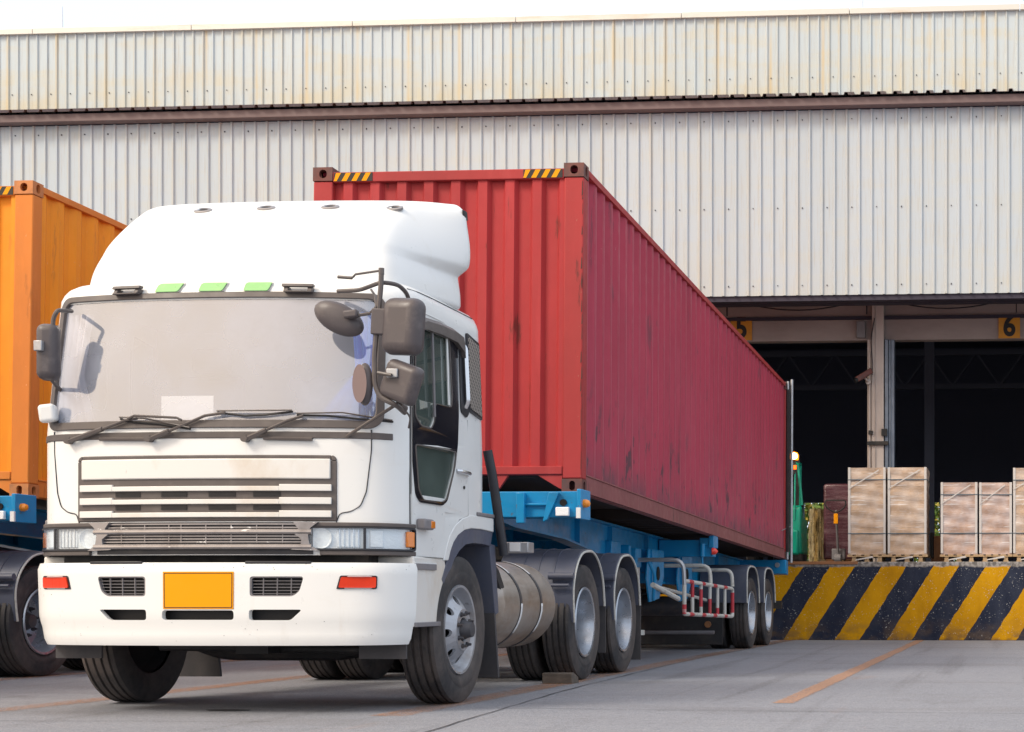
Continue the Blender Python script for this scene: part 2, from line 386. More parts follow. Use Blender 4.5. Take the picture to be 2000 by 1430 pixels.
def cladding(name, base, zb, sheet, amt, ph=0.0, X0_=-43.0, pit_=.2145):
    """painted corrugated steel with rust-yellow stains, stronger near the lower edge zb and at sheet laps"""
    m = mat(name, base, .42, .0); t, L, N, ma, noise, rng, mix = node_chain(m); b = t.nodes['Principled BSDF']
    tc = N('ShaderNodeTexCoord'); vec = tc.outputs['Object']; sp = N('ShaderNodeSeparateXYZ'); L.new(vec, sp.inputs[0])
    q = ma('DIVIDE', ma('ADD', sp.outputs[0], 100 + ph), sheet); fl = ma('FLOOR', q); fr = ma('FRACT', q)
    wn = N('ShaderNodeTexWhiteNoise', noise_dimensions='1D'); L.new(fl, wn.inputs['W'])
    c = mix(rng(wn.outputs[0], 0, 1, 0, .5), base, tuple(x*y for x, y in zip(base, (.88, .90, .90))))
    blot = ma('MULTIPLY', rng(noise(vec, (.9, .9, 3.4), 4, .55), .47, .62, 0, amt), rng(noise(vec, (9, 9, .6), 2), .35, .6, .35, 1))
    c = mix(blot, c, (.60, .53, .34))
    low = ma('MULTIPLY', rng(sp.outputs[2], zb, zb+.75, 1, 0), rng(noise(vec, (2.2, 2, 1.2), 4), .38, .65, .1, 1))
    c = mix(ma('MULTIPLY', low, amt*1.2, True), c, (.60, .47, .23))
    lap = ma('MULTIPLY', rng(ma('ABSOLUTE', ma('SUBTRACT', fr, .5)), .45, .5, 0, 1.8), rng(noise(vec, (3, 3, .5), 3), .4, .6, .2, 1))
    c = mix(ma('MULTIPLY', lap, amt*.95, True), c, (.62, .44, .17))
    c = mix(rng(noise(vec, (30, 30, 1.1), 5, .7), .52, .70, 0, .5), c, (.40, .37, .32))
    rb = ma('FRACT', ma('DIVIDE', ma('ADD', sp.outputs[0], -X0_), pit_)); rbm = ma('MULTIPLY', rng(rb, .72, .76, 0, 1), rng(noise(vec, (6, 6, .8), 4), .42, .62, 0, .8))
    c = mix(ma('MULTIPLY', rbm, amt*1.2, True), c, (.58, .47, .27))
    L.new(c, b.inputs['Base Color']); return m
cladding('cladding_upper', (.52, .595, .63), 9.72, .94, .36, 0, -43.0, .1845)
cladding('cladding_lower', (.485, .55, .60), 5.95, .86, .15, .3)

def stripes_mat():
    m = mat('dock_stripes', (1,1,1), .7, spec=.2); t, L, N, ma, noise, rng, mix = node_chain(m); b = t.nodes['Principled BSDF']
    tc = N('ShaderNodeTexCoord'); vec = tc.outputs['Object']; sp = N('ShaderNodeSeparateXYZ'); L.new(vec, sp.inputs[0])
    wob = ma('MULTIPLY', ma('SUBTRACT', noise(vec, (5, 5, 5), 4), .5), .07)
    q = ma('ADD', ma('SUBTRACT', sp.outputs[0], ma('MULTIPLY', sp.outputs[2], .64)), wob)
    fr = ma('FRACT', ma('DIVIDE', ma('ADD', q, 100 - 0.0 + DOCK_PH), .893)); st = ma('GREATER_THAN', fr, .52)
    yel = mix(rng(noise(vec, (3, 3, 1.5), 6), .4, .7), (.60, .30, .0), (.44, .21, .0))
    nav = mix(rng(noise(vec, (4, 4, 2), 6), .4, .7), (.014, .020, .042), (.032, .040, .066))
    c = mix(st, nav, yel)
    dirt = ma('MULTIPLY', rng(sp.outputs[2], 0, .4, 1, 0), rng(noise(vec, (3, 3, 5), 5), .42, .6))
    c = mix(ma('MULTIPLY', dirt, .75, True), c, (.11, .075, .05))
    c = mix(rng(noise(vec, (2.2, 2.2, 2.5), 7, .7), .62, .72, 0, .6), c, (.14, .085, .04))
    chips = ma('MULTIPLY', rng(noise(vec, 42, 3, .5), .66, .70), rng(noise(vec, 3.1, 4), .40, .60, 0, 1))
    c = mix(chips, c, (.55, .55, .52))
    top = ma('ADD', sp.outputs[2], ma('MULTIPLY', noise(vec, (6, 6, 6), 5), .10))
    c = mix(rng(top, 1.30, 1.325), c, mix(rng(noise(vec, (14, 14, 14), 5), .4, .6), (.14,.13,.12), (.38,.36,.34)))
    L.new(c, b.inputs['Base Color'])
    bp = N('ShaderNodeBump'); bp.inputs['Strength'].default_value = .4; bp.inputs['Distance'].default_value = .02
    L.new(noise(vec, 14, 7, .7), bp.inputs['Height']); L.new(bp.outputs[0], b.inputs['Normal'])
DOCK_PH = 0.445
stripes_mat()

def ground_mat():
    m = mat('yard_concrete', (.2,.2,.2), .85); t, L, N, ma, noise, rng, mix = node_chain(m); b = t.nodes['Principled BSDF']
    tc = N('ShaderNodeTexCoord'); vec = tc.outputs['Object']
    c = mix(rng(noise(vec, (.45, .45, 1), 5), .35, .65), (.200, .214, .248), (.252, .262, .292))
    c = mix(rng(noise(vec, (.7, 8, 1), 6, .7), .42, .68, 0, .55), c, (.17, .172, .19))
    c = mix(rng(noise(vec, (60, 60, 60), 3, .7), .38, .62, 0, .75), c, (.36, .375, .425))
    c = mix(rng(noise(vec, (16, 30, 16), 5, .75), .48, .62, 0, .55), c, (.13, .135, .155))
    c = mix(rng(noise(vec, (2.2, 14, 2), 5, .7), .50, .64, 0, .45), c, (.29, .30, .335))
    c = mix(rng(noise(vec, (.35, .9, 1), 4, .6), .50, .66, 0, .35), c, (.155, .15, .16))
    c = mix(rng(noise(vec, (5, 5, 5), 7, .8), .64, .69, 0, .65), c, (.08, .08, .085))
    c = mix(ma('MULTIPLY', rng(noise(vec, (3.2, .10, 1), 3, .5), .56, .66, 0, .5), rng(noise(vec, (30, 8, 1), 4, .7), .38, .62, .2, 1)), c, (.10, .10, .105))
    c = mix(rng(noise(vec, (130, 130, 130), 2, .5), .55, .62, 0, .5), c, (.10, .10, .11))
    c = mix(rng(noise(vec, (95, 95, 95), 2, .5), .60, .66, 0, .6), c, (.50, .50, .50))
    c = mix(rng(noise(vec, (120, 120, 90), 2, .5), .60, .72, 0, .7), c, (.09, .09, .10))
    c = mix(rng(noise(vec, (.9, .6, 1), 5, .7), .60, .74, 0, .45), c, (.11, .105, .11))
    c = mix(rng(noise(vec, (1.1, .25, 1), 5, .6), .62, .72, 0, .30), c, (.33, .20, .13))
    L.new(c, b.inputs['Base Color'])
    bp = N('ShaderNodeBump'); bp.inputs['Strength'].default_value = .8; bp.inputs['Distance'].default_value = .015
    L.new(noise(vec, (45, 45, 45), 6, .75), bp.inputs['Height']); L.new(bp.outputs[0], b.inputs['Normal'])
ground_mat()
def line_mat(name, c0, wear, hw, amax):
    m = mat(name, c0, .8); t, L, N, ma, noise, rng, mix = node_chain(m); b = t.nodes['Principled BSDF']
    tc = N('ShaderNodeTexCoord'); vec = tc.outputs['Object']
    L.new(mix(rng(noise(vec, (40, 40, 40), 4), .35, .65), c0, tuple(x*.65 for x in c0)), b.inputs['Base Color'])
    sp = N('ShaderNodeSeparateXYZ'); L.new(vec, sp.inputs[0])
    edge = rng(ma('ABSOLUTE', sp.outputs[0]), hw*.45, hw, 0, .5)
    al = rng(ma('SUBTRACT', ma('ADD', noise(vec, (22, 12, 1), 7, .8), ma('MULTIPLY', noise(vec, (2, .45, 1), 3), .55)), edge), wear, wear+.22, 0, amax)
    L.new(al, b.inputs['Alpha'])
line_mat('marking_orange', (.62,.35,.21), .52, .12, .62)
line_mat('marking_faded', (.56,.27,.13), .62, .22, .50)

def carton_mat(name, kraft, film, amt):
    m = mat(name, kraft, .45); t, L, N, ma, noise, rng, mix = node_chain(m); b = t.nodes['Principled BSDF']
    tc = N('ShaderNodeTexCoord'); vec = tc.outputs['Object']; sp = N('ShaderNodeSeparateXYZ'); L.new(vec, sp.inputs[0])
    c = mix(rng(noise(vec, (2, 2, 3), 4), .4, .65, 0, .5), kraft, tuple(x*.8 for x in kraft))
    fr = ma('FRACT', ma('DIVIDE', sp.outputs[2], .235)); seam = rng(ma('ABSOLUTE', ma('SUBTRACT', fr, .5)), .475, .495)
    c = mix(ma('MULTIPLY', seam, .6), c, tuple(x*.35 for x in kraft))
    dist = noise(vec, (2.5, 2.5, 6), 3); sh = N('ShaderNodeVectorMath', operation='SCALE'); L.new(vec, sh.inputs[0]); sh.inputs['Scale'].default_value = 1
    wr = rng(noise(vec, (9.0, 9.0, 15), 8, .75), .46, .64, 0, amt)
    c = mix(rng(noise(vec, (2.6, 2.6, 3.6), 3, .5), .42, .62, 0, amt*.7), c, film)
    c = mix(ma('MULTIPLY', wr, .45), c, film)
    c = mix(rng(noise(vec, (2.2, 2.2, 42), 4, .55), .60, .66, 0, .75), c, (.80,.78,.76))  # thin bright glints of the wrap, painted into the colour
    c = mix(rng(noise(vec, (7, 7, 12), 6, .8), .60, .70, 0, .5), c, (.78,.75,.72)); L.new(c, b.inputs['Base Color'])
    b.inputs['Coat Weight'].default_value = .45; b.inputs['Coat Roughness'].default_value = .25
    bp = N('ShaderNodeBump'); bp.inputs['Strength'].default_value = .5; bp.inputs['Distance'].default_value = .02
    L.new(noise(vec, (6.0, 6.0, 26), 8, .7), bp.inputs['Height']); L.new(bp.outputs[0], b.inputs['Normal'])
carton_mat('carton_kraft', (.50,.34,.22), (.64,.57,.52), .70)
carton_mat('carton_pink', (.46,.30,.22), (.58,.52,.52), .85)
def mesh_mat():
    m = mat('vent_mesh', (.05,.045,.04), .5); t, L, N, ma, noise, rng, mix = node_chain(m); b = t.nodes['Principled BSDF']
    tc = N('ShaderNodeTexCoord'); sp = N('ShaderNodeSeparateXYZ'); L.new(tc.outputs['Object'], sp.inputs[0])
    a = ma('ABSOLUTE', ma('SINE', ma('MULTIPLY', ma('ADD', ma('MULTIPLY', sp.outputs[1], 1.0), ma('MULTIPLY', sp.outputs[2], .8)), 90)))
    c_ = ma('ABSOLUTE', ma('SINE', ma('MULTIPLY', ma('SUBTRACT', ma('MULTIPLY', sp.outputs[1], 1.0), ma('MULTIPLY', sp.outputs[2], .8)), 90)))
    L.new(mix(rng(ma('MINIMUM', a, c_), .3, .5), (.40,.35,.31), (.02,.018,.018)), b.inputs['Base Color'])
mesh_mat()

# ================================================================== GROUND AND MARKINGS
g = MB(); g.add([(-400,-200,0),(400,-200,0),(400,600,0),(-400,600,0)], [(0,1,2,3)])
struct(g.build('ground', M['yard_concrete'], smooth=False))
def marking(name, x0, y0, x1, y1, wd, mt, z=.004):
    L_ = math.hypot(x1-x0, y1-y0); n = 24; mb = MB(); vs = []
    for i in range(n+1): vs += [(-wd/2, L_*i/n, 0), (wd/2, L_*i/n, 0)]
    mb.add(vs, [(2*i, 2*i+1, 2*i+3, 2*i+2) for i in range(n)])
    o = mb.build(name, M[mt], smooth=False, org=(0,0,0)); o.location = (x0, y0, z); o.rotation_euler = (0,0,-math.atan2(x1-x0, y1-y0)); return struct(o)
marking('road_marking', -1.64, 10.95, -1.70, 27.1, .24, 'marking_orange')
marking('road_marking', -3.90, 9.6, -3.98, 27.1, .44, 'marking_faded')
marking('road_marking', -6.62, 9.5, -6.55, 27.1, .44, 'marking_faded')
marking('road_marking', -9.05, 9.0, -9.10, 27.1, .44, 'marking_faded')
mb = MB()
pth = [(-3.0, 6.0), (-3.25, 8.67), (-3.58, 12.28), (-3.72, 15.2), (-3.86, 18.65), (-3.82, 23.8), (-3.9, 27.1)]
def strip_path(mb, pth, wd, z, jit=.008, step=.25):
    P = []
    for i in range(len(pth)-1):
        n = max(1, int((pth[i+1][1]-pth[i][1])/step) if abs(pth[i+1][1]-pth[i][1]) > abs(pth[i+1][0]-pth[i][0]) else int(abs(pth[i+1][0]-pth[i][0])/step))
        for k in range(n):
            t = k/n; P.append((pth[i][0]+(pth[i+1][0]-pth[i][0])*t+random.uniform(-jit,jit), pth[i][1]+(pth[i+1][1]-pth[i][1])*t+random.uniform(-jit,jit)))
    P.append(pth[-1]); vs = []; hor = abs(pth[-1][0]-pth[0][0]) > abs(pth[-1][1]-pth[0][1])
    for x, y in P:
        h = wd/2*random.uniform(.6, 1.3); vs += [(x, y-h, z), (x, y+h, z)] if hor else [(x-h, y, z), (x+h, y, z)]
    mb.add(vs, [(2*i, 2*i+1, 2*i+3, 2*i+2) for i in range(len(P)-1)])
strip_path(mb, pth, .012, .0045)
strip_path(mb, [(-3.6, 10.35), (-1.8, 10.2), (.0, 10.05), (3, 9.9)], .010, .0045, .012)
mat('crack', (.055,.055,.065), .9)
strip_path(mb, [(-12, 9.0), (-8, 9.05), (-4.4, 9.1)], .010, .0045, .02)
strip_path(mb, [(-3.9, 19.6), (-1.5, 19.5), (3, 19.4)], .014, .0045, .01)
strip_path(mb, [(1.2, 7.0), (1.0, 14), (.95, 27)], .014, .0046, .008)
struct(mb.build('ground_crack', M['crack'], smooth=False))
mb = MB(); mb.add([(-5.15+.16*math.cos(t)*random.uniform(.8,1.1), 10.02+.06*math.sin(t), .005) for t in [i*.4488 for i in range(14)]], [tuple(range(14))])
struct(mb.build('oil_stain', M['crack'], smooth=False))

# ================================================================== WAREHOUSE
wh = thing('warehouse', 'long warehouse clad in pale ribbed steel sheets with rust stains, above the striped dock', 'warehouse', (-5, 27.3, 0))
X0, X1 = -48.0, 22.0
def ribwall(mb, x0, x1, z0, z1, y, pitch, rw, dep, skew=.012):
    """trapezoid ribs standing out towards -y"""
    P = []; x = x0
    while x < x1:
        P += [(x, y), (x+pitch-rw-2*skew, y), (x+pitch-rw-skew, y-dep), (x+pitch-skew, y-dep)]; x += pitch
    P.append((x, y)); n = len(P)
    mb.add([(a, b, z0) for a, b in P]+[(a, b, z1) for a, b in P], [(i, i+1, i+1+n, i+n) for i in range(n-1)])
m1 = MB(); ribwall(m1, X0, X1, 5.95, 9.14, 27.30, .2145, .030, .030)
m1.mi(1)
for zz, st in ((6.12, 2), (7.46, 2), (8.98, 2)):
    x = X0+.06
    while x < X1:
        if x > -21 and x < 3: m1.box(x-.008, x+.008, 27.285, 27.299, zz-.008+random.uniform(-.008,.004), zz+.009)
        x += .2145*st
m1.build('lower_cladding', [M['cladding_lower'], M['crack']], wh, smooth=False, solid=0)
m2 = MB(); ribwall(m2, X0, X1, 9.60, 11.03, 28.0, .1845, .026, .026)
x = X0+.05; m2.mi(1)
while x < X1:
    if x > -21 and x < 3: m2.box(x-.007, x+.007, 27.985, 27.999, 9.934+random.uniform(-.004,.004), 9.95)
    x += .1845*2
m2.build('upper_cladding', [M['cladding_upper'], M['crack']], wh, smooth=False)
m = MB()
x = X0
while x < X1:
    m.box(x, x+2.99, 27.93, 28.12, 11.03, 11.13+random.uniform(-.004,.004)); x += 3.0
m.build('ridge_capping', M['galv_cap'], wh, bevel=.004)
m = MB(); P = []; x = X0
while x < X1:
    P += [(x, 0), (x+.20, 0), (x+.215, .045), (x+.265, .045)]; x += .28
n = len(P)
for yy, zz in ((26.98, 9.30), (28.05, 9.64)): m.add([(a, yy, zz+b) for a, b in P], [])
m.f += [[i, i+1, i+1+n, i+n] for i in range(n-1)]; m.m += [0]*(n-1)
m.build('lean_to_roof', M['beam_maroon'], wh, smooth=False, solid=.006)
MB().box(X0, X1, 27.06, 27.26, 9.145, 9.285).build('eaves_beam', M['beam_maroon'], wh, bevel=.01)
MB().box(X0, X1, 27.34, 29.3, 9.10, 9.29).build('roof_backing', M['interior_dark'], wh)
MB().box(X0, X1, 28.03, 28.25, 9.3, 11.0).build('upper_backing', M['interior_dark'], wh)
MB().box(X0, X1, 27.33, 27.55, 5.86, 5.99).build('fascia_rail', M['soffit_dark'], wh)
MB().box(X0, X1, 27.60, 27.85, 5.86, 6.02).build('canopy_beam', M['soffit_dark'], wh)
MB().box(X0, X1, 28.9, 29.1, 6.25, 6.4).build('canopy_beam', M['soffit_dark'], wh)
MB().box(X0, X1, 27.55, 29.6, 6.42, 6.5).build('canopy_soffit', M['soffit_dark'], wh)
# door wall: lintel + piers
cols_x = [-2.67 + 5.35*k for k in range(-7, 5)]
m = MB().box(X0, X1, 29.5, 29.75, 5.52, 6.42)
m.build('door_lintel', M['door_wall'], wh)
for cx_ in cols_x:
    m = MB().box(cx_-.07, cx_+.15, 29.36, 29.48, 1.34, 6.40).box(cx_-.16, cx_-.075, 29.42, 29.7, 1.34, 5.518).box(cx_-.16, cx_+.15, 29.485, 29.72, 1.34, 5.518)
    m.cyl((cx_-.115, 29.38, 1.34), (cx_-.115, 29.38, 5.3), .018)
    m.box(cx_-.01, cx_+.0, 29.34, 29.36, 1.34, 6.4)
    m.build('column', M['column_paint'], wh, bevel=.008)
    MB().box(cx_+.165, cx_+.23, 29.40, 29.62, 1.9, 5.515).box(cx_+.235, cx_+.34, 29.44, 29.66, 1.9, 5.515).box(cx_+.27, cx_+.285, 29.42, 29.44, 1.9, 5.515).build('door_track', M['track_steel'], wh, bevel=.006)
    MB().box(cx_-.16, cx_+.24, 29.3, 29.34, 3.55, 3.62).box(cx_-.13, cx_-.05, 29.3, 29.36, 3.75, 3.82).box(cx_+.11, cx_+.22, 29.3, 29.36, 3.72, 3.85).build('door_latch', M['chassis_black'], wh, bevel=.004)
MB().box(X0, X1, 29.44, 29.5, 5.90, 5.96).build('conduit_rail', M['soffit_dark'], wh)
m = MB()
for cx_ in cols_x:
    for half in (0, 1):
        a = cx_ + .1 + half*2.6; b = a + 2.5
        m.tube([(a+(b-a)*t, 29.2, 6.26-.22*4*t*(1-t)) for t in [i/12 for i in range(13)]], .012, 6)
        m.box(b-.01, b+.01, 29.18, 29.22, 5.95, 6.26)
    m.tube([(cx_-.02, 29.33, 5.9), (cx_-.09, 29.33, 5.5), (cx_-.06, 29.33, 5.1), (cx_-.06, 29.33, 4.85)], .010, 6, .1)
m.build('hanging_cable', M['cable'], wh)
MB().box(cols_x[7]-.36, cols_x[7]-.20, 29.38, 29.5, 5.55, 5.86).build('fuse_box', M['box_grey'], wh, bevel=.01)
# back part of the hall
m = MB()
m.box(X0, X1, 60.3, 60.6, 4.35, 10.4)
opn = [(-8.25, -6.35), (-4.05, -2.2)]
xx = X0
for a, b in opn: m.box(xx, a, 60.3, 60.6, 1.34, 4.345); xx = b
m.box(xx, X1, 60.3, 60.6, 1.34, 4.345)
m.box(X0, X0+.3, 29.8, 60.29, 0, 10.2).box(X1-.3, X1, 29.8, 60.29, 0, 10.2)
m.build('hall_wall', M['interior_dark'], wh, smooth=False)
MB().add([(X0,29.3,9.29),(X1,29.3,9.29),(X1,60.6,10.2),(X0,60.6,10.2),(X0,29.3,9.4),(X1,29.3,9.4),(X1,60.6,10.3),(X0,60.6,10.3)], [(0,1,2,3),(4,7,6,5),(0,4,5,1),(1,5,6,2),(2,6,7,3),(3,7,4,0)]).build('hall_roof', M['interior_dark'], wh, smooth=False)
m = MB()
for yy in (38, 47):
    m.box(X0, X1, yy, yy+.15, 6.9, 7.05).box(X0, X1, yy, yy+.15, 7.9, 8.05)
    x = -30
    while x < 15:
        m.tube([(x, yy+.07, 6.98), (x+.7, yy+.07, 7.97)], .04, 4); m.tube([(x+.7, yy+.07, 7.97), (x+1.4, yy+.07, 6.98)], .04, 4); x += 1.4
for x in (-28, -22.2, -16.4, -10.6, -2.40, 3.4, 9): m.box(x, x+.25, 39.9, 40.1, 1.34, 8)
m.build('roof_truss', M['interior_beam'], wh, smooth=False)
for x, y_ in ((-15.6, 28.02), (-0.2, 28.02)):
    pass
p1 = at(123, 60, 28.1); MB().cyl((p1.x, 28.1, 11.0), (p1.x-.01, 28.1, 11.58), .008, .004, 6).build('lightning_rod', M['galv'], wh)
p2 = at(1686, 20, 28.1); MB().cyl((p2.x, 28.1, 11.0), (p2.x-.02, 28.1, 11.58), .008, .004, 6).build('lightning_rod', M['galv'], wh)
# loading dock
dk = thing('loading_dock', 'raised concrete loading dock with yellow and navy diagonal stripes on its face', 'loading dock', (-5, 27.2, 0))
MB().box(X0, X1, 27.19, 60.6, 0, 1.344).build('dock_platform', M['dock_stripes'], dk, bevel=.012)
MB().box(-4.4, -2.78, 27.17, 27.26, 1.30, 1.352).build('edge_angle', M['rust_steel'], dk, bevel=.004)
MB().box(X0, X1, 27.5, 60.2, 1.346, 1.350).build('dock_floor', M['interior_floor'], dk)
# bay number signs
def number_sign(ch, x, z, label):
    o = thing('bay_sign', label, 'number sign', (x, 29.47, z), 'yellow bay number signs')
    MB().box(x-.20, x+.20, 29.462, 29.495, z-.21, z+.21).build('board', M['sign_yellow'], o, bevel=.004)
    cu = bpy.data.curves.new('numeral', 'FONT'); cu.body = ch; cu.size = .46; cu.align_x = 'CENTER'; cu.align_y = 'CENTER'; cu.extrude = .003; cu.offset = .014
    t = bpy.data.objects.new('numeral_tmp', cu); col.objects.link(t); bpy.context.view_layer.update()
    me = bpy.data.meshes.new_from_object(t.evaluated_get(bpy.context.evaluated_depsgraph_get())); bpy.data.objects.remove(t)
    me.transform(Matrix.Rotation(R(90), 4, 'X')); me.transform(Matrix.Scale(1.15, 4, (0,0,1))); me.materials.clear(); me.materials.append(M['sign_black'])
    n_ = bpy.data.objects.new('numeral', me); col.objects.link(n_); n_.parent = o; n_.location = (0, -.014, 0)
number_sign('6', -.20, 5.735, 'yellow square sign with black 6 above the right-hand bay')
number_sign('5', -5.20, 5.75, 'yellow square sign with black 5 half hidden by the red container roof')
# security camera
c0 = thing('security_camera', 'small brown bullet security camera on the column beside bay 6', 'security camera', (-2.78, 29.3, 4.8))
MB().obox((-2.86, 29.12, 4.82), Vector((.78,.3,.53)).normalized(), Vector((-.3,.95,0)).normalized(), Vector((-.5,-.15,.85)).normalized(), .34, .11, .11).build('housing', M['casting'], c0, bevel=.02)
MB().cyl((-2.80, 29.30, 4.72), (-2.84, 29.14, 4.76), .02).cyl((-2.80, 29.36, 4.72), (-2.80, 29.28, 4.72), .05).build('bracket', M['column_paint'], c0)
MB().cyl((-2.98, 29.06, 4.73), (-3.02, 29.04, 4.705), .045).build('lens', M['black'], c0)

# ================================================================== DOCK GOODS
def pallet_load(x0, x1, y0, y1, ztop, mt, label, plabel):
    zb = 1.352
    p = thing('wooden_pallet', plabel, 'pallet', ((x0+x1)/2, y0, zb), 'wooden pallets on the dock')
    a, b = x0-.02, x1+.02
    for i in range(5):
        xx = a+(b-a-.09)*i/4
        m_ = MB().box(xx, xx+.09, y0-.02, y1+.02, zb+.105, zb+.122)
        m_.build('deck_board', M['pallet_wood'], p, bevel=.002)
    for ya in (y0-.02, y1-.08): MB().box(a, b, ya, ya+.10, zb+.085, zb+.103).build('cross_board', M['pallet_wood'], p, bevel=.002)
    for xx in (a+.08, (a+b)/2-.04, b-.16):
        for yy in (y0, y1-.1): MB().box(xx, xx+.07, yy, yy+.09, zb+.02, zb+.085).build('block', M['pallet_wood'], p, bevel=.003)
        MB().box(xx-.01, xx+.08, y0, y1, zb, zb+.02).build('skid_board', M['pallet_wood'], p, bevel=.002)
    zc = zb+.124
    o = thing('carton_stack', label, 'carton stack', ((x0+x1)/2, y0, zc), 'film-wrapped carton stacks on the dock')
    m_ = MB(); nx, nz = 14, 40; 
    def wob(x, z): return .006*math.sin(z*31+x*5)+.005*math.sin(x*17-z*13)
    # wrapped body as slightly wavy block
    rs = []
    for k in range(nz+1):
        z = zc+(ztop-zc)*k/nz; ring = []
        for i in range(nx+1): x = x0+(x1-x0)*i/nx; ring.append((x, y0+wob(x, z), z))
        for i in range(1, 7): ring.append((x1+wob(i, z), y0+(y1-y0)*i/6, z))
        for i in range(1, nx+1): ring.append((x1-(x1-x0)*i/nx, y1, z))
        for i in range(1, 6): ring.append((x0-wob(i+3, z), y1-(y1-y0)*i/6, z))
        rs.append(ring)
    m_.rings(rs); m_.build('carton_block', M[mt], o)
    for xx in (x0-.006, x1-.044): MB().box(xx, xx+.042, y0-.012, y0+.03, zc+.02, ztop+.004).build('corner_board', M['corner_board'], o, bevel=.003)
    for zz in (ztop-.215, zc+.36):
        MB().box(x0-.010, x1+.010, y0-.018, y1+.01, zz, zz+.014).build('strap', M['plastic_strap'], o, bevel=.002)
    # diagonal film band and film tail
    MB().add([(x0, y0-.020, ztop-.38), (x0, y0-.020, ztop-.362), (x1-.12, y0-.020, ztop-.03), (x1-.12, y0-.020, ztop-.055)], [(0,1,2,3)]).build('film_band', M['corner_board'], o, smooth=False, solid=.002)
    MB().add([(x0+.12, y0-.03, zb+.02), (x0+.13, y0-.03, zb+.04), (x0+.42, y0-.03, zb+.10), (x0+.44, y0-.03, zb+.07)], [(0,1,2,3)]).build('film_tail', M['corner_board'], o, smooth=False, solid=.002)
    return o
loads = [(-2.975, -2.325, 2.985, 'carton_kraft', 'tall film-wrapped brown carton stack, leftmost one, directly below the column', 'pale wooden pallet under the leftmost tall carton stack'),
         (-2.285, -1.615, 2.985, 'carton_kraft', 'tall film-wrapped brown carton stack, second from the left', 'pale wooden pallet under the second tall carton stack from the left'),
         (-1.365, -.735, 2.72, 'carton_pink', 'lower pinkish wrapped carton stack, right of the dark gap', 'pale wooden pallet under the lower carton stack right of the dark gap'),
         (-.70, -.14, 2.715, 'carton_pink', 'lower pinkish wrapped carton stack touching the tall one at the frame edge', 'pale wooden pallet under the lower carton stack next to the frame edge'),
         (-.115, .54, 2.965, 'carton_kraft', 'tall wrapped carton stack cut off by the right frame edge', 'pale wooden pallet cut off by the right frame edge')]
for x0, x1, zt, mt, lb, pl in loads: pallet_load(x0, x1, 27.50, 28.3, zt, mt, lb, pl)
# dark wrapped pallet load behind the pallet jack
o = thing('wrapped_load', 'dark maroon film-wrapped goods behind the pallet jack handle', 'wrapped goods', (-3.3, 29.4, 1.35))
MB().box(-3.62, -3.02, 29.15, 29.9, 1.42, 2.83).build('wrapped_body', M['dark_film'], o, bevel=.05, seg=3)
MB().box(-3.66, -2.98, 29.1, 29.95, 1.352, 1.42).build('base_board', M['pallet_wood'], o, bevel=.004)
o = thing('wrapped_load', 'pale crumpled film-wrapped goods between the green forklift and the pallet jack', 'wrapped goods', (-3.75, 30.2, 1.35))
rs = []; fold = [random.uniform(-.2,.2) for _ in range(72)]
for k in range(24):
    z = 1.36+1.05*k/23; rs.append([(-3.80+.20*math.cos(t)*(1+fold[i]+random.uniform(-.05,.05)), 30.3+.25*math.sin(t)*(1+fold[i]), z+(random.uniform(-.05,.05) if k == 23 else 0)) for i, t in enumerate([i*math.pi/36 for i in range(72)])])
mat('gold_film', (.86,.70,.38), .22, .35, layers=[((.16,.10,.04), (16,16,2.2), .50, .06, .85), ((.95,.93,.85), (20,20,5), .60, .06, .8)], bump=((20,20,6), .8, .03))
MB().rings(rs).build('wrapped_body', M['gold_film'], o, smooth=False)
# pallet jack
o = thing('pallet_jack', 'hand pallet jack with black loop handle and yellow tag on its shaft', 'pallet jack', (-3.3, 28.5, 1.35))
MB().tube([(-3.31, 28.5, 2.26), (-3.42, 28.48, 2.31), (-3.50, 28.47, 2.38), (-3.50, 28.47, 2.48), (-3.13, 28.47, 2.48), (-3.13, 28.47, 2.38), (-3.20, 28.48, 2.31), (-3.31, 28.5, 2.26)], .013, 8, .04).build('handle_loop', M['chassis_black'], o)
MB().cyl((-3.31, 28.5, 2.30), (-3.30, 28.75, 1.55), .022).build('shaft', M['box_grey'], o)
MB().box(-3.345, -3.27, 28.46, 28.50, 2.06, 2.24).build('tag', M['plate_yellow'], o, bevel=.004)
MB().cyl((-3.36, 28.75, 1.44), (-3.24, 28.75, 1.44), .085, n=20).box(-3.42, -3.18, 28.78, 28.95, 1.42, 1.62).build('pump_body', M['box_grey'], o, bevel=.01)
for xf in (-3.55, -3.22): MB().box(xf, xf+.17, 28.95, 29.08, 1.37, 1.43).build('fork', M['rust_steel'], o, bevel=.006)
# brown steel box in the gap between the carton stacks
o = thing('steel_box', 'low rust-brown steel box in the gap between the tall and low carton stacks', 'steel box', (-1.47, 29.0, 1.35))
MB().box(-1.60, -1.22, 28.6, 29.3, 1.352, 1.84).build('box_body', M['rust_steel'], o, bevel=.02)
MB().cyl((-1.58, 28.55, 1.44), (-1.58, 28.55, 1.90), .035).box(-1.47, -1.36, 29.05, 29.2, 1.84, 2.55).build('post', M['chassis_black'], o, bevel=.01)
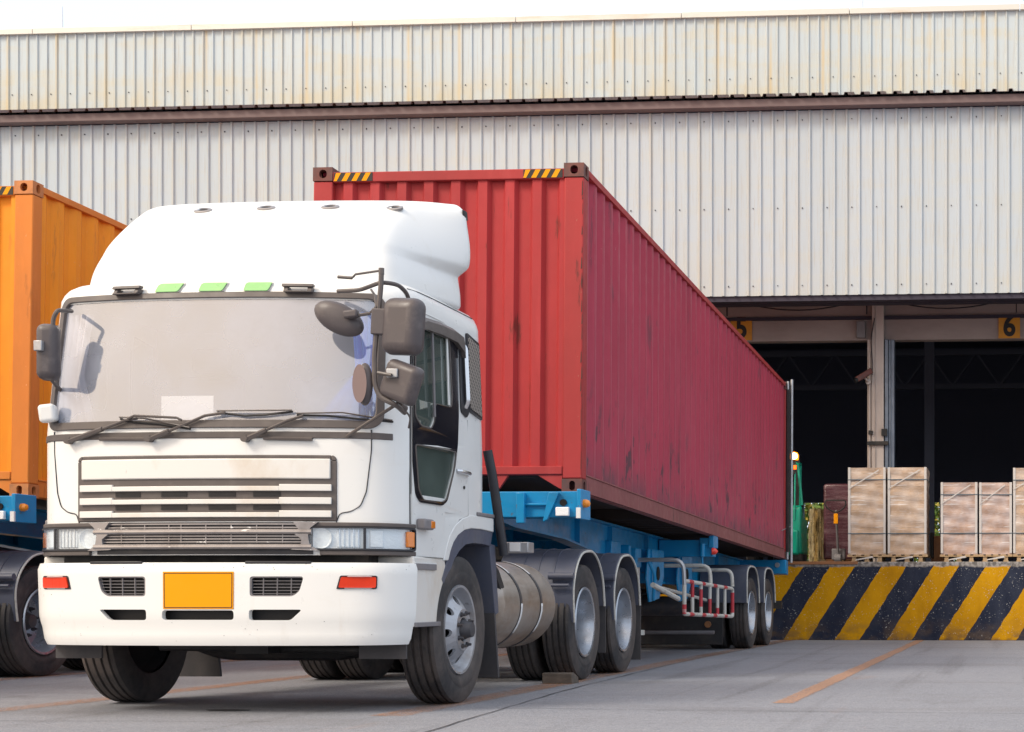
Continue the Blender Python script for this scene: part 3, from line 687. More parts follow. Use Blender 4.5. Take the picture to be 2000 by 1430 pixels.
# forklift
fk = thing('forklift', 'green forklift with lit amber beacon, half hidden behind the red container', 'forklift', (-4.4, 29.2, 1.35))
MB().prism([(28.45,1.52),(28.40,2.0),(28.46,2.36),(28.6,2.41),(28.8,2.2),(29.3,2.15),(29.35,1.52)], -4.98, -3.93, 'X').build('body', M['green_paint'], fk, bevel=.05, seg=3)
MB().prism([(28.38,1.50),(28.34,1.95),(28.6,1.98),(28.8,1.50)], -4.94, -3.97, 'X').build('counterweight', M['green_paint'], fk, bevel=.04)
for xx in (-4.13, -4.9):
    MB().tube([(xx+.20, 28.55, 2.40), (xx+.12, 28.6, 3.14), (xx+.08, 29.2, 3.2), (xx+.06, 29.3, 2.2)], .025, 8, .06).build('guard_pillar', M['green_paint'], fk)
MB().cyl((-4.05, 28.42, 2.12), (-4.05, 28.50, 2.98), .016, n=8).build('guard_pillar', M['green_paint'], fk)
m = MB()
for yy in (28.7, 28.82, 28.94, 29.06): m.box(-4.78, -4.06, yy, yy+.03, 3.17, 3.2)
m.build('overhead_guard', M['green_paint'], fk)
MB().box(-4.75, -4.3, 28.85, 29.2, 2.2, 2.34).box(-4.75, -4.3, 28.8, 28.9, 2.34, 2.75).build('seat', M['seat_cloth'], fk, bevel=.04)
for yy in (28.75, 29.3):
    for xa in (-4.05, -4.87):
        MB().lathe([(-.09,.05),(-.09,.2),(-.06,.235),(.06,.235),(.09,.2),(.09,.05)], (xa, yy, 1.585), 'X', 28, True).build('wheel', M['rubber'], fk)
MB().box(-4.7, -4.6, 29.45, 29.55, 1.4, 3.4).box(-4.2, -4.1, 29.45, 29.55, 1.4, 3.4).box(-4.7, -4.1, 29.46, 29.54, 3.3, 3.38).build('mast', M['chassis_black'], fk)
for xx in (-4.68, -4.25): MB().box(xx, xx+.12, 29.56, 30.5, 1.40, 1.45).build('fork', M['rust_steel'], fk)
MB().lathe([(0,.001),(0,.080),(.08,.084),(.13,.06),(.145,.001)], (-4.06, 28.44, 3.21), 'Z', 20).build('beacon', M['beacon_lens'], fk)
MB().lathe([(-.075,.001),(-.065,.030),(-.03,.054),(.0,.06),(.02,.05),(.03,.001)], (-4.055, 28.385, 3.27), 'Y', 16).build('beacon_bulb', M['beacon'], fk)
MB().cyl((-4.06, 28.44, 3.13), (-4.06, 28.44, 3.21), .03).cyl((-4.06,28.44,2.95),(-4.06,28.44,3.03),.02).build('beacon_base', M['chassis_black'], fk)
MB().cyl((-4.045, 28.44, 3.04), (-4.045, 28.44, 3.11), .028).build('warning_lamp', M['beacon_red'], fk)

# trees beyond the back doors
def tree(x, y, h, r, label, mats):
    o = thing('tree', label, 'tree', (x, y, 0), 'trees behind the hall')
    m_ = MB().cyl((x, y, 0), (x+.1, y, h*.6), .16, .08, 10)
    for i in range(7):
        a = random.uniform(0, 6.28); m_.cyl((x+.05, y, h*random.uniform(.25,.5)), (x+r*.7*math.cos(a), y+r*.7*math.sin(a), h*random.uniform(.55,.9)), .05, .02, 6)
    m_.build('trunk', M['bark'], o)
    c = MB()
    for i in range(2600):
        a = random.uniform(0, 6.28); rr = r*math.sqrt(random.random()); zz = random.uniform(.9, h)
        k = .6+.4*math.sin(a*3+zz*2); p = Vector((x+rr*k*math.cos(a)*1.2, y+rr*k*math.sin(a), zz))
        d1 = Vector((random.uniform(-1,1), random.uniform(-1,1), random.uniform(-1,1))).normalized(); d2 = d1.orthogonal().normalized()
        s_ = random.uniform(.08,.2); c.mi(random.choice([0,0,1])); c.add([p-d1*s_, p+d2*s_*.5, p+d1*s_, p-d2*s_*.5], [(0,1,2,3)])
    c.build('crown', mats, o, smooth=False)
tree(-9.4, 67, 5.5, 2.4, 'sunlit tree glimpsed through the far door beside the green forklift', [M['leaf'], M['leaf_yellow']])
tree(-7.2, 68, 5.2, 2.2, 'yellow-green tree glimpsed through the far door left of the pallet jack', [M['leaf'], M['leaf_yellow']])
tree(-3.9, 68, 5.2, 2.4, 'sunlit tree glimpsed through the gap between the carton stacks', [M['leaf'], M['leaf_yellow']])

# ================================================================== CONTAINERS
CW, CL, CHH = 2.438, 12.192, 2.896
def make_container(root, mp):
    front, side, frame, rail, cast = [M[k] for k in mp]
    # castings
    def casting(x0, y0, z0, fx, fy, top):
        o = MB().box(x0, x0+.178, y0, y0+.162, z0, z0+.122).build('corner_casting', cast, root, bevel=0, smooth=False)
        hw_, hh_ = (.026, .042) if not top else (.034, .038)
        cx_, cz = x0+.092, z0+.062
        c1 = MB().prism([(cx_+p[0], cz+p[1]) for p in rrect(-hw_, hw_, -hh_, hh_, min(hw_, hh_)-.002, 5)], fy-.06, fy+.06, 'Y')
        c2 = MB().prism([(y0+.085+p[0], cz+p[1]) for p in rrect(-.03, .03, -.042, .042, .028, 5)], fx-.06, fx+.06, 'X')
        c3 = MB().box(x0+.03, x0+.148, y0+.03, y0+.132, z0+.018, z0+.104)
        cut(o, [c1, c2, c3])
        md = o.modifiers.new('bv', 'BEVEL'); md.width = .006; md.segments = 2; md.limit_method = 'ANGLE'; md.angle_limit = R(40)
        return o
    for xi, x0 in enumerate((-CW, -.178)):
        for yi, y0 in enumerate((0, CL-.162)):
            for z0 in (0, CHH-.122): casting(x0, y0, z0, (-CW, 0)[xi], (0, CL)[yi], z0 > 1)
            MB().box(x0+.002, x0+.176, y0+.008, y0+.154, .124, CHH-.124).build('corner_post', frame, root, bevel=.012)
    if mp[0] == 'container_red':
        m_ = MB(); zz = .2
        while zz < 2.7:
            h_ = random.uniform(.03, .16); zz2 = min(zz+h_, 2.74); w0 = random.uniform(.003, .010)
            q_ = .004+random.uniform(.0,.010); m_.prism([(-q_-w0, zz), (-q_+.001, zz+.01), (-q_, zz2-.01), (-q_-w0*.4, zz2)], .0045, .0075, 'Y'); zz = zz2+random.choice([.002,.01,.03,.10])
        m_.build('edge_scrape', M['underside'], root, smooth=False)
    # front wall: corrugated
    pit = .2435; P = []; x = -CW+.176-.04
    while x < -.176:
        P += [(x, .075), (x+.105, .075), (x+.135, .028), (x+.2135, .028), (x+.2435, .075)]; x += .2435
    P = [(max(-CW+.17, min(-.17, a)), b) for a, b in P]; n = len(P)
    MB().add([(a, b, .22) for a, b in P]+[(a, b, CHH-.135) for a, b in P], [(i, i+1, i+1+n, i+n) for i in range(n-1)]).build('front_wall', front, root, smooth=False, solid=.004)
    # rails front
    MB().box(-CW+.178, -.178, .006, .09, CHH-.135, CHH-.045).build('front_header', frame, root, bevel=.008)
    MB().box(-CW+.178, -.178, .006, .10, .16, .235).build('front_sill', frame, root, bevel=.008)
    MB().prism([(-CW+.18,.158),(-CW+.18,.02),(-CW+.22,.02),(-CW+.40,.158)], .02, .09, 'Y').build('gusset', frame, root)
    MB().prism([(-.18,.158),(-.18,.03),(-.22,.05),(-.40,.158)], .02, .09, 'Y').build('gusset', frame, root)
    MB().prism([(-.84,.158),(-.83,.06),(-.77,.035),(-.74,.04),(-.66,.158)], .02, .06, 'Y').build('gusset', frame, root)
    MB().prism([(-CW+.84,.158),(-CW+.83,.06),(-CW+.77,.035),(-CW+.74,.04),(-CW+.66,.158)], .02, .06, 'Y').build('gusset', frame, root)
    # side walls
    for sx in (0, 1):
        xo = -.022 if sx else -CW+.022; sg = -1 if sx else 1
        P = []; y = .16
        while y < CL-.17:
            P += [(xo, y), (xo, y+.072), (xo+sg*.036, y+.140), (xo+sg*.036, y+.210)]; y += .2785
        P.append((xo, y)); P = [(a, min(CL-.155, b)) for a, b in P]; n = len(P)
        MB().add([(a, b, .165) for a, b in P]+[(a, b, CHH-.07) for a, b in P], [(i, i+1, i+1+n, i+n) for i in range(n-1)]).build('side_wall', side, root, smooth=False, solid=.003)
        xa, xb = (-.062, -.004) if sx else (-CW+.004, -CW+.062)
        MB().box(xa, xb, .162, CL-.162, CHH-.075, CHH-.015).build('top_rail', frame, root, bevel=.004)
        xa, xb = (-.05, -.010) if sx else (-CW+.010, -CW+.05)
        xc = -.10 if sx else -CW+.10
        MB().box(xa, xb, .162, CL-.162, .012, .160).box(min(xa,xc), max(xb,xc)+(.008 if sx else 0), .163, CL-.163, .1605, .175).box(min(xb,xc), max(xa,xc), .164, CL-.164, .006, .020).build('bottom_rail', rail, root, bevel=.003)
    MB().box(-CW+.05, -.05, .1, CL-.1, CHH-.05, CHH-.02).build('roof', side, root)
    m_ = MB().box(-CW+.06, -.06, .12, CL-.1, .14, .165); y = 3.6
    while y < CL-.2: m_.box(-CW+.06, -.06, y, y+.045, .025, .138); y += .3
    m_.build('floor', M['underside'], root)
    m_ = MB().box(-CW+.18, -.18, CL-.07, CL-.02, .13, CHH-.13)
    m_.build('rear_door', side, root)
    m_ = MB()
    for xx in (-CW+.45, -CW+.85, -.85, -.45): m_.cyl((xx, CL+.01, .1), (xx, CL+.01, CHH-.1), .017, n=10)
    m_.build('locking_bar', M['galv'], root)
    # hazard stickers
    for a, b in ((-CW+.19, -CW+.54), (-.54, -.19)):
        m_ = MB().box(a, b, .0025, .0055, CHH-.128, CHH-.052); m_.mi(1); x = a-.02
        while x < b:
            q = [(max(a, x), CHH-.126), (min(b, x+.045), CHH-.126), (min(b, x+.085), CHH-.054), (max(a, x+.04), CHH-.054)]
            if x+.04 < b: m_.add([(p[0], .0015, p[1]) for p in q], [(0,1,2,3)])
            x += .09
        m_.build('hazard_sticker', [M['sign_black'], M['plate_yellow']], root, smooth=False)
PITCH = -0.0244
def worn_corner(root):
    m_ = MB(); 
    return m_
rc = thing('shipping_container', 'long rust-red corrugated shipping container on the blue trailer behind the white truck', 'shipping container', (-3.81, 13.634, 1.648), 'shipping containers on trailers', (PITCH,0,0), True)
make_container(rc, ('container_red', 'container_side_red', 'container_frame_red', 'container_rail', 'casting'))
# open rear door folded out beside the container end
m_ = MB().box(.012, .05, CL-.12, CL+.03, .12, CHH-.12)
m_.build('open_door_edge', M['chassis_black'], rc)
m_ = MB().cyl((.075, CL+.02, -.05), (.075, CL+.02, CHH+.06), .022, n=10).cyl((.02, CL-.05, .0), (.02, CL-.05, CHH+.02), .02, n=10)
m_.build('locking_bar', M['galv'], rc)
MB().tube([(.075, CL+.02, .55), (.0, CL-.12, .5), (-.02, CL-.4, .45)], .008, 6).build('door_hook', M['galv'], rc)

# ================================================================== WHEELS
def tyre_mb(r, wd, groove=4):
    h = wd/2; P = [(-h*.80, r*.60), (-h*.96, r*.68), (-h, r*.80), (-h*.97, r*.92), (-h*.86, r*.985)]
    gx = [(-.62+1.24*i/(groove-1))*h for i in range(groove)]
    for x in gx: P += [(x-.010, r), (x-.006, r-.014), (x+.006, r-.014), (x+.010, r)]
    P += [(h*.86, r*.985), (h*.97, r*.92), (h, r*.80), (h*.99, r*.775), (h, r*.77), (h*.96, r*.68), (h*.80, r*.60)]
    return MB().lathe(P, n=64)
def rim_steer():
    """face towards +x, convex disc with round hand holes"""
    m_ = MB(); n = 64; r = .305
    m_.lathe([(.105,r+.008),(.122,r+.004),(.118,r-.012),(.085,r-.028),(.045,.262),(.04,.255)], n=n)
    prof = [(.04,.255),(.075,.235),(.125,.165),(.135,.150)]
    def px_(rr): return lerp(rr, [.150,.165,.235,.255], [.135,.125,.075,.04])
    NH = 8
    for k in range(NH):
        a0 = 2*math.pi*k/NH; da = 2*math.pi/NH; B = []; H = []
        for i in range(16):
            t = 2*math.pi*i/16; c_, s_ = math.cos(t), math.sin(t); q = 1/max(abs(c_), abs(s_)); B.append((c_*q, s_*q)); H.append((c_*.36, s_*.62))
        vs = []
        for (u, v) in B+H:
            rr = .2025+v*.0525; an = a0+u*da/2; vs.append((px_(rr), rr*math.cos(an), rr*math.sin(an)))
        for (u, v) in H:
            rr = .2025+v*.0525; an = a0+u*da/2; vs.append((px_(rr)-.02, rr*math.cos(an), rr*math.sin(an)))
        m_.add(vs, [(i, (i+1) % 16, (i+1) % 16+16, i+16) for i in range(16)]+[(i+16, (i+1) % 16+16, (i+1) % 16+32, i+32) for i in range(16)])
    m_.lathe([(.135,.150),(.142,.145),(.140,.085),(.130,.08)], n=n)
    m_.mi(1).lathe([(-.09,.30),(-.02,.26),(-.01,.02)], n=32)
    return m_
def hub_mb(x, r=.07, nb=8, br=.118):
    m_ = MB().lathe([(x-.05,r),(x+.01,r),(x+.045,r*.8),(x+.07,r*.72),(x+.078,r*.3),(x+.078,.001)], n=28)
    for k in range(nb):
        a = 2*math.pi*(k+.5)/nb; y, z = br*math.cos(a), br*math.sin(a)
        m_.cyl((x-.01, y, z), (x+.018, y, z), .020, .018, 6); m_.cyl((x+.018, y, z), (x+.04, y, z), .011, .009, 8)
    return m_
def rim_drive():
    m_ = MB(); n = 64; r = .305
    m_.lathe([(.118,r+.010),(.130,r+.004),(.124,r-.014),(.085,r-.026),(.02,.262),(-.05,.255),(-.09,.245)], n=n)
    m_.lathe([(-.09,.245),(-.10,.215),(-.105,.16),(-.10,.12),(-.10,.10)], n=n)
    m_.mi(1)
    for k in range(8):
        a = 2*math.pi*k/8; c_ = Vector((-.1035, .19*math.cos(a), .19*math.sin(a)))
        vs = [c_+Vector((0, math.cos(t)*.030, math.sin(t)*.030)) for t in [i*math.pi/6 for i in range(12)]]; m_.add(vs, [tuple(range(12))])
    return m_
WC = {}
def wheel(root, X, Y, r, kind, side, z=None):
    """X = world x of the outer tyre face; side +1 faces +x"""
    wd = .265
    if kind not in WC:
        key = kind
        e = bpy.data.objects.new('x', None)
        ty = tyre_mb(r, wd).build('tyre', M['rubber'], None, org=(0,0,0))
        if kind == 'steer':
            rm = rim_steer().build('wheel', [M['rim_steel'], M['hole']], None, org=(0,0,0)); hb = hub_mb(.135).build('hub', M['hub_iron'], None, org=(0,0,0))
        else:
            rm = rim_drive().build('wheel', [M['rim_bright'], M['hole']], None, org=(0,0,0)); hb = hub_mb(-.06, .085, 8, .135).build('hub', M['hub_iron'], None, org=(0,0,0))
        WC[kind] = (ty.data, rm.data, hb.data)
        for q in (ty, rm, hb): bpy.data.objects.remove(q)
        bpy.data.objects.remove(e)
    ty, rm, hb = WC[kind]
    ro = Vector(root.location)
    w_ = bpy.data.objects.new('wheel', rm); col.objects.link(w_); w_.parent = root
    w_.location = Vector((X - side*wd/2, Y, r if z is None else z)) - ro
    w_.rotation_euler = (random.uniform(0, 1), 0, 0 if side > 0 else math.pi)
    t_ = bpy.data.objects.new('tyre', ty); col.objects.link(t_); t_.parent = w_
    h_ = bpy.data.objects.new('hub', hb); col.objects.link(h_); h_.parent = w_
    if kind != 'steer':
        t2 = bpy.data.objects.new('tyre', ty); col.objects.link(t2); t2.parent = w_; t2.location = (-.33, 0, 0)
    return w_

# ================================================================== TRACTOR TRUCK
XC, HW = -5.105, 1.235
_h = [(0,9.62),(.4,9.635),(.7,9.67),(.9,9.71),(1.0,9.74),(1.08,9.785),(1.14,9.845),(1.185,9.92),(1.21,10.0),(1.225,10.12),(1.235,10.4),(1.235,11.2),(1.225,11.27),(1.19,11.31)]
# smooth the half outline with Catmull-Rom
def crom(P, k=5, mirror=False):
    Q = []
    for i in range(len(P)-1):
        p0 = Vector(P[max(i-1,0)]); p1 = Vector(P[i]); p2 = Vector(P[i+1]); p3 = Vector(P[min(i+2,len(P)-1)])
        if i == 0 and mirror: p0 = Vector((-P[1][0], P[1][1]))
        for j in range(k):
            t = j/k; Q.append(.5*((2*p1)+(p2-p0)*t+(2*p0-5*p1+4*p2-p3)*t*t+(3*p1-p0-3*p2+p3)*t**3))
    Q.append(Vector(P[-1])); return Q
OUT = crom(_h[:11], 5, True) + [Vector(p) for p in _h[11:]]
SS = [0]
for i in range(1, len(OUT)): SS.append(SS[-1]+(OUT[i]-OUT[i-1]).length)
def C(s, z=1.5, off=0):
    """point of the cab skin at arc position s from the nose centre, height z, pushed out by off"""
    sg = 1 if s >= 0 else -1; a = abs(s)
    u = lerp(a, SS, [p.x for p in OUT]); y = lerp(a, SS, [p.y for p in OUT])
    u2 = lerp(a+.01, SS, [p.x for p in OUT]); y2 = lerp(a+.01, SS, [p.y for p in OUT])
    u1 = lerp(max(a-.01, 0), SS, [p.x for p in OUT]); y1 = lerp(max(a-.01, 0), SS, [p.y for p in OUT])
    d = Vector((u2-u1, y2-y1)); d.normalize(); nx, ny = d.y, -d.x
    if a < .01: nx = 0
    rec = lerp(z, [1.79,2.2,2.66,2.72,2.76,2.79], [0,.055,.13,.16,.215,.31]) * max(0, min(1, (10.6-y)/.9))
    ws = lerp(z, [1.8,2.66,2.72,2.76,2.79], [1,.975,.960,.935,.88]); lw = lerp(z, [.43,.60,.95], [.965,.99,1])
    return Vector((XC + sg*(u*ws*lw+nx*off), y+rec+ny*off, z))
def S_of_u(u): return lerp(u, [p.x for p in OUT[:46]], SS[:46])
S_SIDE = lambda Y: lerp(Y, [p.y for p in OUT], SS)
def skin(mb, s0, s1, z0, z1, o0, o1, ns=10, nz=1, fn=None):
    """closed curved slab following the cab skin between offsets o0 (inner) and o1 (outer)"""
    rs = []
    for i in range(ns+1):
        s = s0+(s1-s0)*i/ns; ring = []
        for k in range(nz+1): z = z0+(z1-z0)*k/nz; ring.append(C(s, z, o1+(fn(s, z) if fn else 0)))
        for k in range(nz, -1, -1): z = z0+(z1-z0)*k/nz; ring.append(C(s, z, o0))
        rs.append(ring)
    return mb.rings(rs)
def dedupe(P):
    Q = []
    for p in P:
        if not Q or (Vector(p)-Vector(Q[-1])).length > 1e-4: Q.append(p)
    if (Vector(Q[0])-Vector(Q[-1])).length < 1e-4: Q.pop()
    return Q
def skin_poly(mb, poly, o0, o1, step=.10, flat=False):
    P = dedupe(subdiv(dedupe(poly), step))
    if flat: return mb.rings([[C(s, z, o0) for s, z in P], [C(s, z, o1) for s, z in P]])
    return mb.holed(P, [], lambda s, z: C(s, z, o1), lambda s, z: C(s, z, o0))
def skin_ring(mb, outer, inner, o0, o1):
    n = len(outer); rs = [[C(*p, o0) for p in inner], [C(*p, o1) for p in inner], [C(*p, o1) for p in outer], [C(*p, o0) for p in outer]]
    v = [p for r in rs for p in r]; f = []
    for a in range(4):
        b = (a+1) % 4
        for j in range(n): f.append((a*n+j, a*n+(j+1) % n, b*n+(j+1) % n, b*n+j))
    return mb.add(v, f)

tr = thing('tractor_truck', 'white tractor truck with tall roof fairing and blank yellow number plate, parked in front', 'truck', (XC, 10.8, 0), 'container tractor trucks')
# --- cab shell
sl = sorted(set([S_of_u(u) for u in (0,.2,.4,.6,.8,.95,1.03,1.075)]+[S_of_u(1.12)]+[S_SIDE(y) for y in (9.86,9.92,9.96,10.0,10.06,10.12,10.2,10.3,10.4,10.5,10.6,10.74,10.84,11.0,11.2,11.27,11.31)]))
sl = [-s for s in sl[::-1] if s > 0]+sl
zl = [1.0,1.1,1.2,1.31,1.40,1.6,1.79,1.845,2.0,2.15,2.3,2.45,2.52,2.62,2.66,2.70,2.735,2.765,2.79]
mb = MB(); nS = len(sl)
for z in zl: mb.add([C(s, z) for s in sl], [])
wsS = S_of_u(1.075)+1e-4; d0, d1 = S_SIDE(9.96)-1e-4, S_SIDE(10.74)+1e-4; ar = S_SIDE(10.5)-1e-4
for k in range(len(zl)-1):
    for i in range(nS):
        j = (i+1) % nS; a, b = sl[i], sl[j]
        if i == nS-1:
            if zl[k] < 1.3: continue
            mb.f.append([k*nS+i, k*nS+j, (k+1)*nS+j, (k+1)*nS+i]); mb.m.append(0); continue
        if abs(a) <= wsS and abs(b) <= wsS and 1.84 <= zl[k] < 2.61: continue
        m_ = (abs(a)+abs(b))/2
        if d0 <= m_ <= d1 and 1.39 <= zl[k] < 2.51: continue
        if m_ > ar and zl[k] < 1.305: continue
        mb.f.append([k*nS+i, k*nS+j, (k+1)*nS+j, (k+1)*nS+i]); mb.m.append(0)
mb.f.append([(len(zl)-1)*nS+i for i in range(nS)]); mb.m.append(0)
mb.build('cab_body', M['white_paint'], tr, angle=50)
# interior
MB().box(XC-1.15, XC+1.15, 9.95, 11.2, 1.32, 1.36).box(XC-1.17, XC+1.17, 11.2, 11.24, 1.36, 2.7).box(XC-1.1, XC+1.1, 10.1, 11.2, 2.66, 2.69).build('cab_lining', M['cab_interior'], tr)
MB().prism([(9.86,1.4),(9.84,1.80),(9.98,1.86),(10.12,1.78),(10.16,1.4)], XC-1.12, XC+1.12, 'X').build('dashboard', M['cab_interior'], tr, bevel=.02)
MB().lathe([(.205*0+math.cos(t)*.014, .20+math.sin(t)*.014) for t in [i*math.pi/4 for i in range(9)]], (0,0,0), 'Y', 32).build('steering_wheel', M['seat_cloth'], tr, org=(0,0,0)).location = (-.55, -.52, 1.92)
tr_children = kids(tr)
for c_ in tr_children:
    if c_.name.startswith('steering_wheel'): c_.rotation_euler = (R(-40), 0, 0)
for xx in (-.62, .62):
    MB().box(XC+xx-.24, XC+xx+.24, 10.45, 10.9, 1.45, 1.62).box(XC+xx-.23, XC+xx+.23, 10.88, 11.0, 1.6, 2.3).box(XC+xx-.14, XC+xx+.14, 10.9, 10.98, 2.32, 2.5).build('seat', M['seat_cloth'], tr, bevel=.05, seg=3)
def curtain(x0, x1, z0, z1, y, mt, flare=0):
    n = 28; vs = []
    for z, f in ((z0, 1+flare), (z0+(z1-z0)*.45, .8), (z1, 1)):
        for i in range(n+1):
            t = i/n; xm = x1 if x1 > XC else x0; x = x0+(x1-x0)*t; x = xm+(x-xm)*f; vs.append((x, y+.022*math.sin(t*34)+(z-z0)*.12, z))
    MB().add(vs, [(k*(n+1)+i, k*(n+1)+i+1, (k+1)*(n+1)+i+1, (k+1)*(n+1)+i) for k in range(2) for i in range(n)]).build('curtain', M[mt], tr, solid=.004)
curtain(XC+.84, XC+1.07, 1.85, 2.56, 9.83, 'curtain_blue', .9)
curtain(XC-1.08, XC-.88, 1.85, 2.56, 9.83, 'curtain_white', .3)
MB().box(XC-.32, XC+.02, 9.735, 9.738, 1.86, 2.01).build('dashboard_paper', M['paper'], tr)
# windscreen
ro = rrect(-1.105, 1.105, 1.80, 2.665, .10, 8); ri = rrect(-1.06, 1.06, 1.848, 2.622, .075, 8)
def dense(P, step): return subdiv(P, step)
def ring_pts(x0, x1, z0, z1, r):
    """rounded rectangle with points spread evenly so that curved surfaces are followed"""
    P = []
    for (xa, za, xb, zb, a) in ((x1, z0+r, x1, z1-r, 0), (x1-r, z1, x0+r, z1, 90), (x0, z1-r, x0, z0+r, 180), (x0+r, z0, x1-r, z0, 270)):
        n = 16
        for i in range(n): P.append((xa+(xb-xa)*i/n, za+(zb-za)*i/n))
        cx_, cz = {0: (x1-r, z1-r), 90: (x0+r, z1-r), 180: (x0+r, z0+r), 270: (x1-r, z0+r)}[a]
        for i in range(6): t = R(a+90*i/6); P.append((cx_+r*math.cos(t), cz+r*math.sin(t)))
    return P
mb = MB(); skin_ring(mb, ring_pts(-1.125, 1.125, 1.795, 2.668, .10), ring_pts(-1.075, 1.075, 1.845, 2.630, .07), -.012, .014); mb.build('windscreen_seal', M['trim_grey'], tr, bevel=.004)
mb = MB(); nU, nZ = 24, 8; vs = []
for k in range(nZ+1):
    for i in range(nU+1): vs.append(C(-1.10+2.20*i/nU, 1.82+(2.65-1.82)*k/nZ, -.004))
mb.add(vs, [(k*(nU+1)+i, k*(nU+1)+i+1, (k+1)*(nU+1)+i+1, (k+1)*(nU+1)+i) for k in range(nZ) for i in range(nU)]); mb.build('windscreen', M['windscreen_glass'], tr)
# strip under the windscreen carrying the wipers
mb = MB(); skin(mb, -1.30, 1.185, 1.730, 1.772, -.005, .006, 40); mb.build('wiper_panel', M['trim_grey'], tr, bevel=.004)
# hood seams
seam = [(-1.05,1.725),(-1.05,1.66),(-1.02,1.40),(-.985,1.31),(-.93,1.275),(-.86,1.262),(-.84,1.205)]
for sg in (-1, 1):
    mb = MB(); mb.tube([C(sg*p[0], p[1], .001) for p in seam], .0038, 6, .02); mb.build('panel_seam', M['dark_plastic'], tr)
    mb = MB(); mb.tube([C(sg*1.05, 1.79, .001), C(sg*1.052, 1.725, .001)], .005, 6); mb.build('panel_seam', M['dark_plastic'], tr)
# --- grille panel
mb = MB(); skin(mb, -.845, .845, 1.212, 1.590, -.005, .008, 30); skin(mb, -.81, .81, 1.5905, 1.625, -.005, .008, 30)
for sg in (-1, 1): skin_poly(mb, [(sg*a, b) for a, b in [(.8105,1.5905),(.845,1.5905),(.842,1.604),(.834,1.616),(.822,1.6235),(.8105,1.625)]], -.005, .008, .05, True)
g_ = mb.build('grille_panel', M['trim_grey'], tr, bevel=.006)
mb = MB(); skin(mb, -.808, .808, 1.476, 1.602, .006, .020, 30); mb.build('grille_blank', M['white_paint_worn'], g_, bevel=.008)
for za, zb in ((1.400,1.442),(1.318,1.360),(1.236,1.278)):
    mb = MB(); skin(mb, -.815, -.58, za, zb, .006, .026, 6); skin(mb, .50, .815, za, zb, .006, .026, 6); skin(mb, -.5805, .5005, za, zb-.012, .006, .026, 24)
    mb.build('slat', M['white_paint_worn'], g_, bevel=.003)
for zc in (1.380, 1.298):
    for uc in (-.48, -.17, .14, .42) :
        mb = MB()
        for q in (-.012, -.004, .004, .012): skin(mb, uc-.085, uc+.085, zc+q-.0022, zc+q+.0022, .006, .014, 3)
        mb.build('vent', M['black'], g_)
# --- lower grille
mb = MB(); skin(mb, -.70, .70, 1.005, 1.205, -.005, .006, 20); lg = mb.build('lower_grille', M['dark_plastic'], tr)
for zz in (1.193, 1.172, 1.118, 1.100, 1.082):
    mb = MB(); skin(mb, -.64, .64, zz-.004, zz+.004, .004, .022, 16); mb.build('grille_bar', M['chrome_worn'], lg)
for uu in (-.52,-.36,-.2,-.12,.04,.2,.36,.52):
    mb = MB(); skin(mb, uu-.003, uu+.003, 1.075, 1.195, .004, .018, 1); mb.build('grille_bar', M['chrome_worn'], lg)
for zz in (1.145, 1.052):
    mb = MB(); mb.tube([C(-.70+1.40*i/20, zz, .03) for i in range(21)], .017, 10); mb.build('chrome_bar', M['chrome_worn'], lg)
for sg in (-1, 1):
    mb = MB(); P = [(.59,1.205),(.62,1.165),(.60,1.128),(.64,1.10),(.635,1.055),(.575,1.035),(.70,1.028),(.745,1.028),(.69,1.06),(.68,1.12),(.695,1.17),(.74,1.205)]
    skin_poly(mb, [(sg*a, b) for a, b in P], .0, .04, .05); mb.build('chrome_bracket', M['chrome_worn'], lg, bevel=.004)
# --- headlights
for sg in (-1, 1):
    sA, sB = .665, S_of_u(1.20)+.03
    mb = MB(); skin(mb, sg*(sA-.02), sg*(sB+.012), 1.178, 1.205, -.005, .022, 14); mb.build('headlight_trim', M['trim_grey'], tr, bevel=.005); mb = MB(); skin(mb, sg*(sA+.08), sg*(sB+.012), 1.000, 1.030, -.005, .022, 14); mb.build('headlight_trim', M['trim_grey'], tr, bevel=.005)
    mb = MB(); skin(mb, sg*sA, sg*sB, 1.033, 1.176, -.005, .004, 14); hl = mb.build('headlight', M['reflector'], tr, bevel=.004)
    mb = MB(); skin_ring(mb, [(sg*a, b) for a, b in ring_pts(sA, sB, 1.030, 1.178, .02)], [(sg*a, b) for a, b in ring_pts(sA+.012, sB-.010, 1.042, 1.168, .016)], .0, .030); mb.build('headlight_frame', M['dark_plastic'], hl)
    for q in (.99+.02,): mb = MB(); skin(mb, sg*(q-.008), sg*(q+.008), 1.034, 1.175, .0, .028, 1); mb.build('headlight_divider', M['dark_plastic'], hl)
    c_ = C(sg*.755, 1.106, .012)
    mb = MB(); mb.lathe([(.0,.064),(.006,.060),(.016,.045),(.024,.02),(.026,.001)], (c_.x, c_.y, c_.z), 'Y', 24); mb.build('reflector_bowl', M['reflector'], hl)
    mb = MB(); skin(mb, sg*.845, sg*.985, 1.05, 1.16, .003, .010, 3); mb.build('reflector_plate', M['reflector'], hl, bevel=.004); mb = MB(); skin(mb, sg*1.04, sg*1.12, 1.05, 1.16, .003, .012, 3); mb.build('reflector_plate', M['reflector'], hl, bevel=.004)
    mb = MB()
    for q in range(5): skin(mb, sg*(.86+.028*q), sg*(.865+.028*q), 1.05, 1.16, .010, .016, 1)
    mb.build('reflector_fin', M['chrome'], hl)
    mb = MB(); skin(mb, sg*(sB-.075), sg*(sB-.008), 1.055, 1.155, .004, .027, 3); mb.build('side_indicator', M['amber'], hl, bevel=.006)
    mb = MB(); skin(mb, sg*(sA+.012), sg*(sB-.085), 1.042, 1.168, .020, .026, 12); mb.build('headlight_lens', M['lamp_glass'], hl)
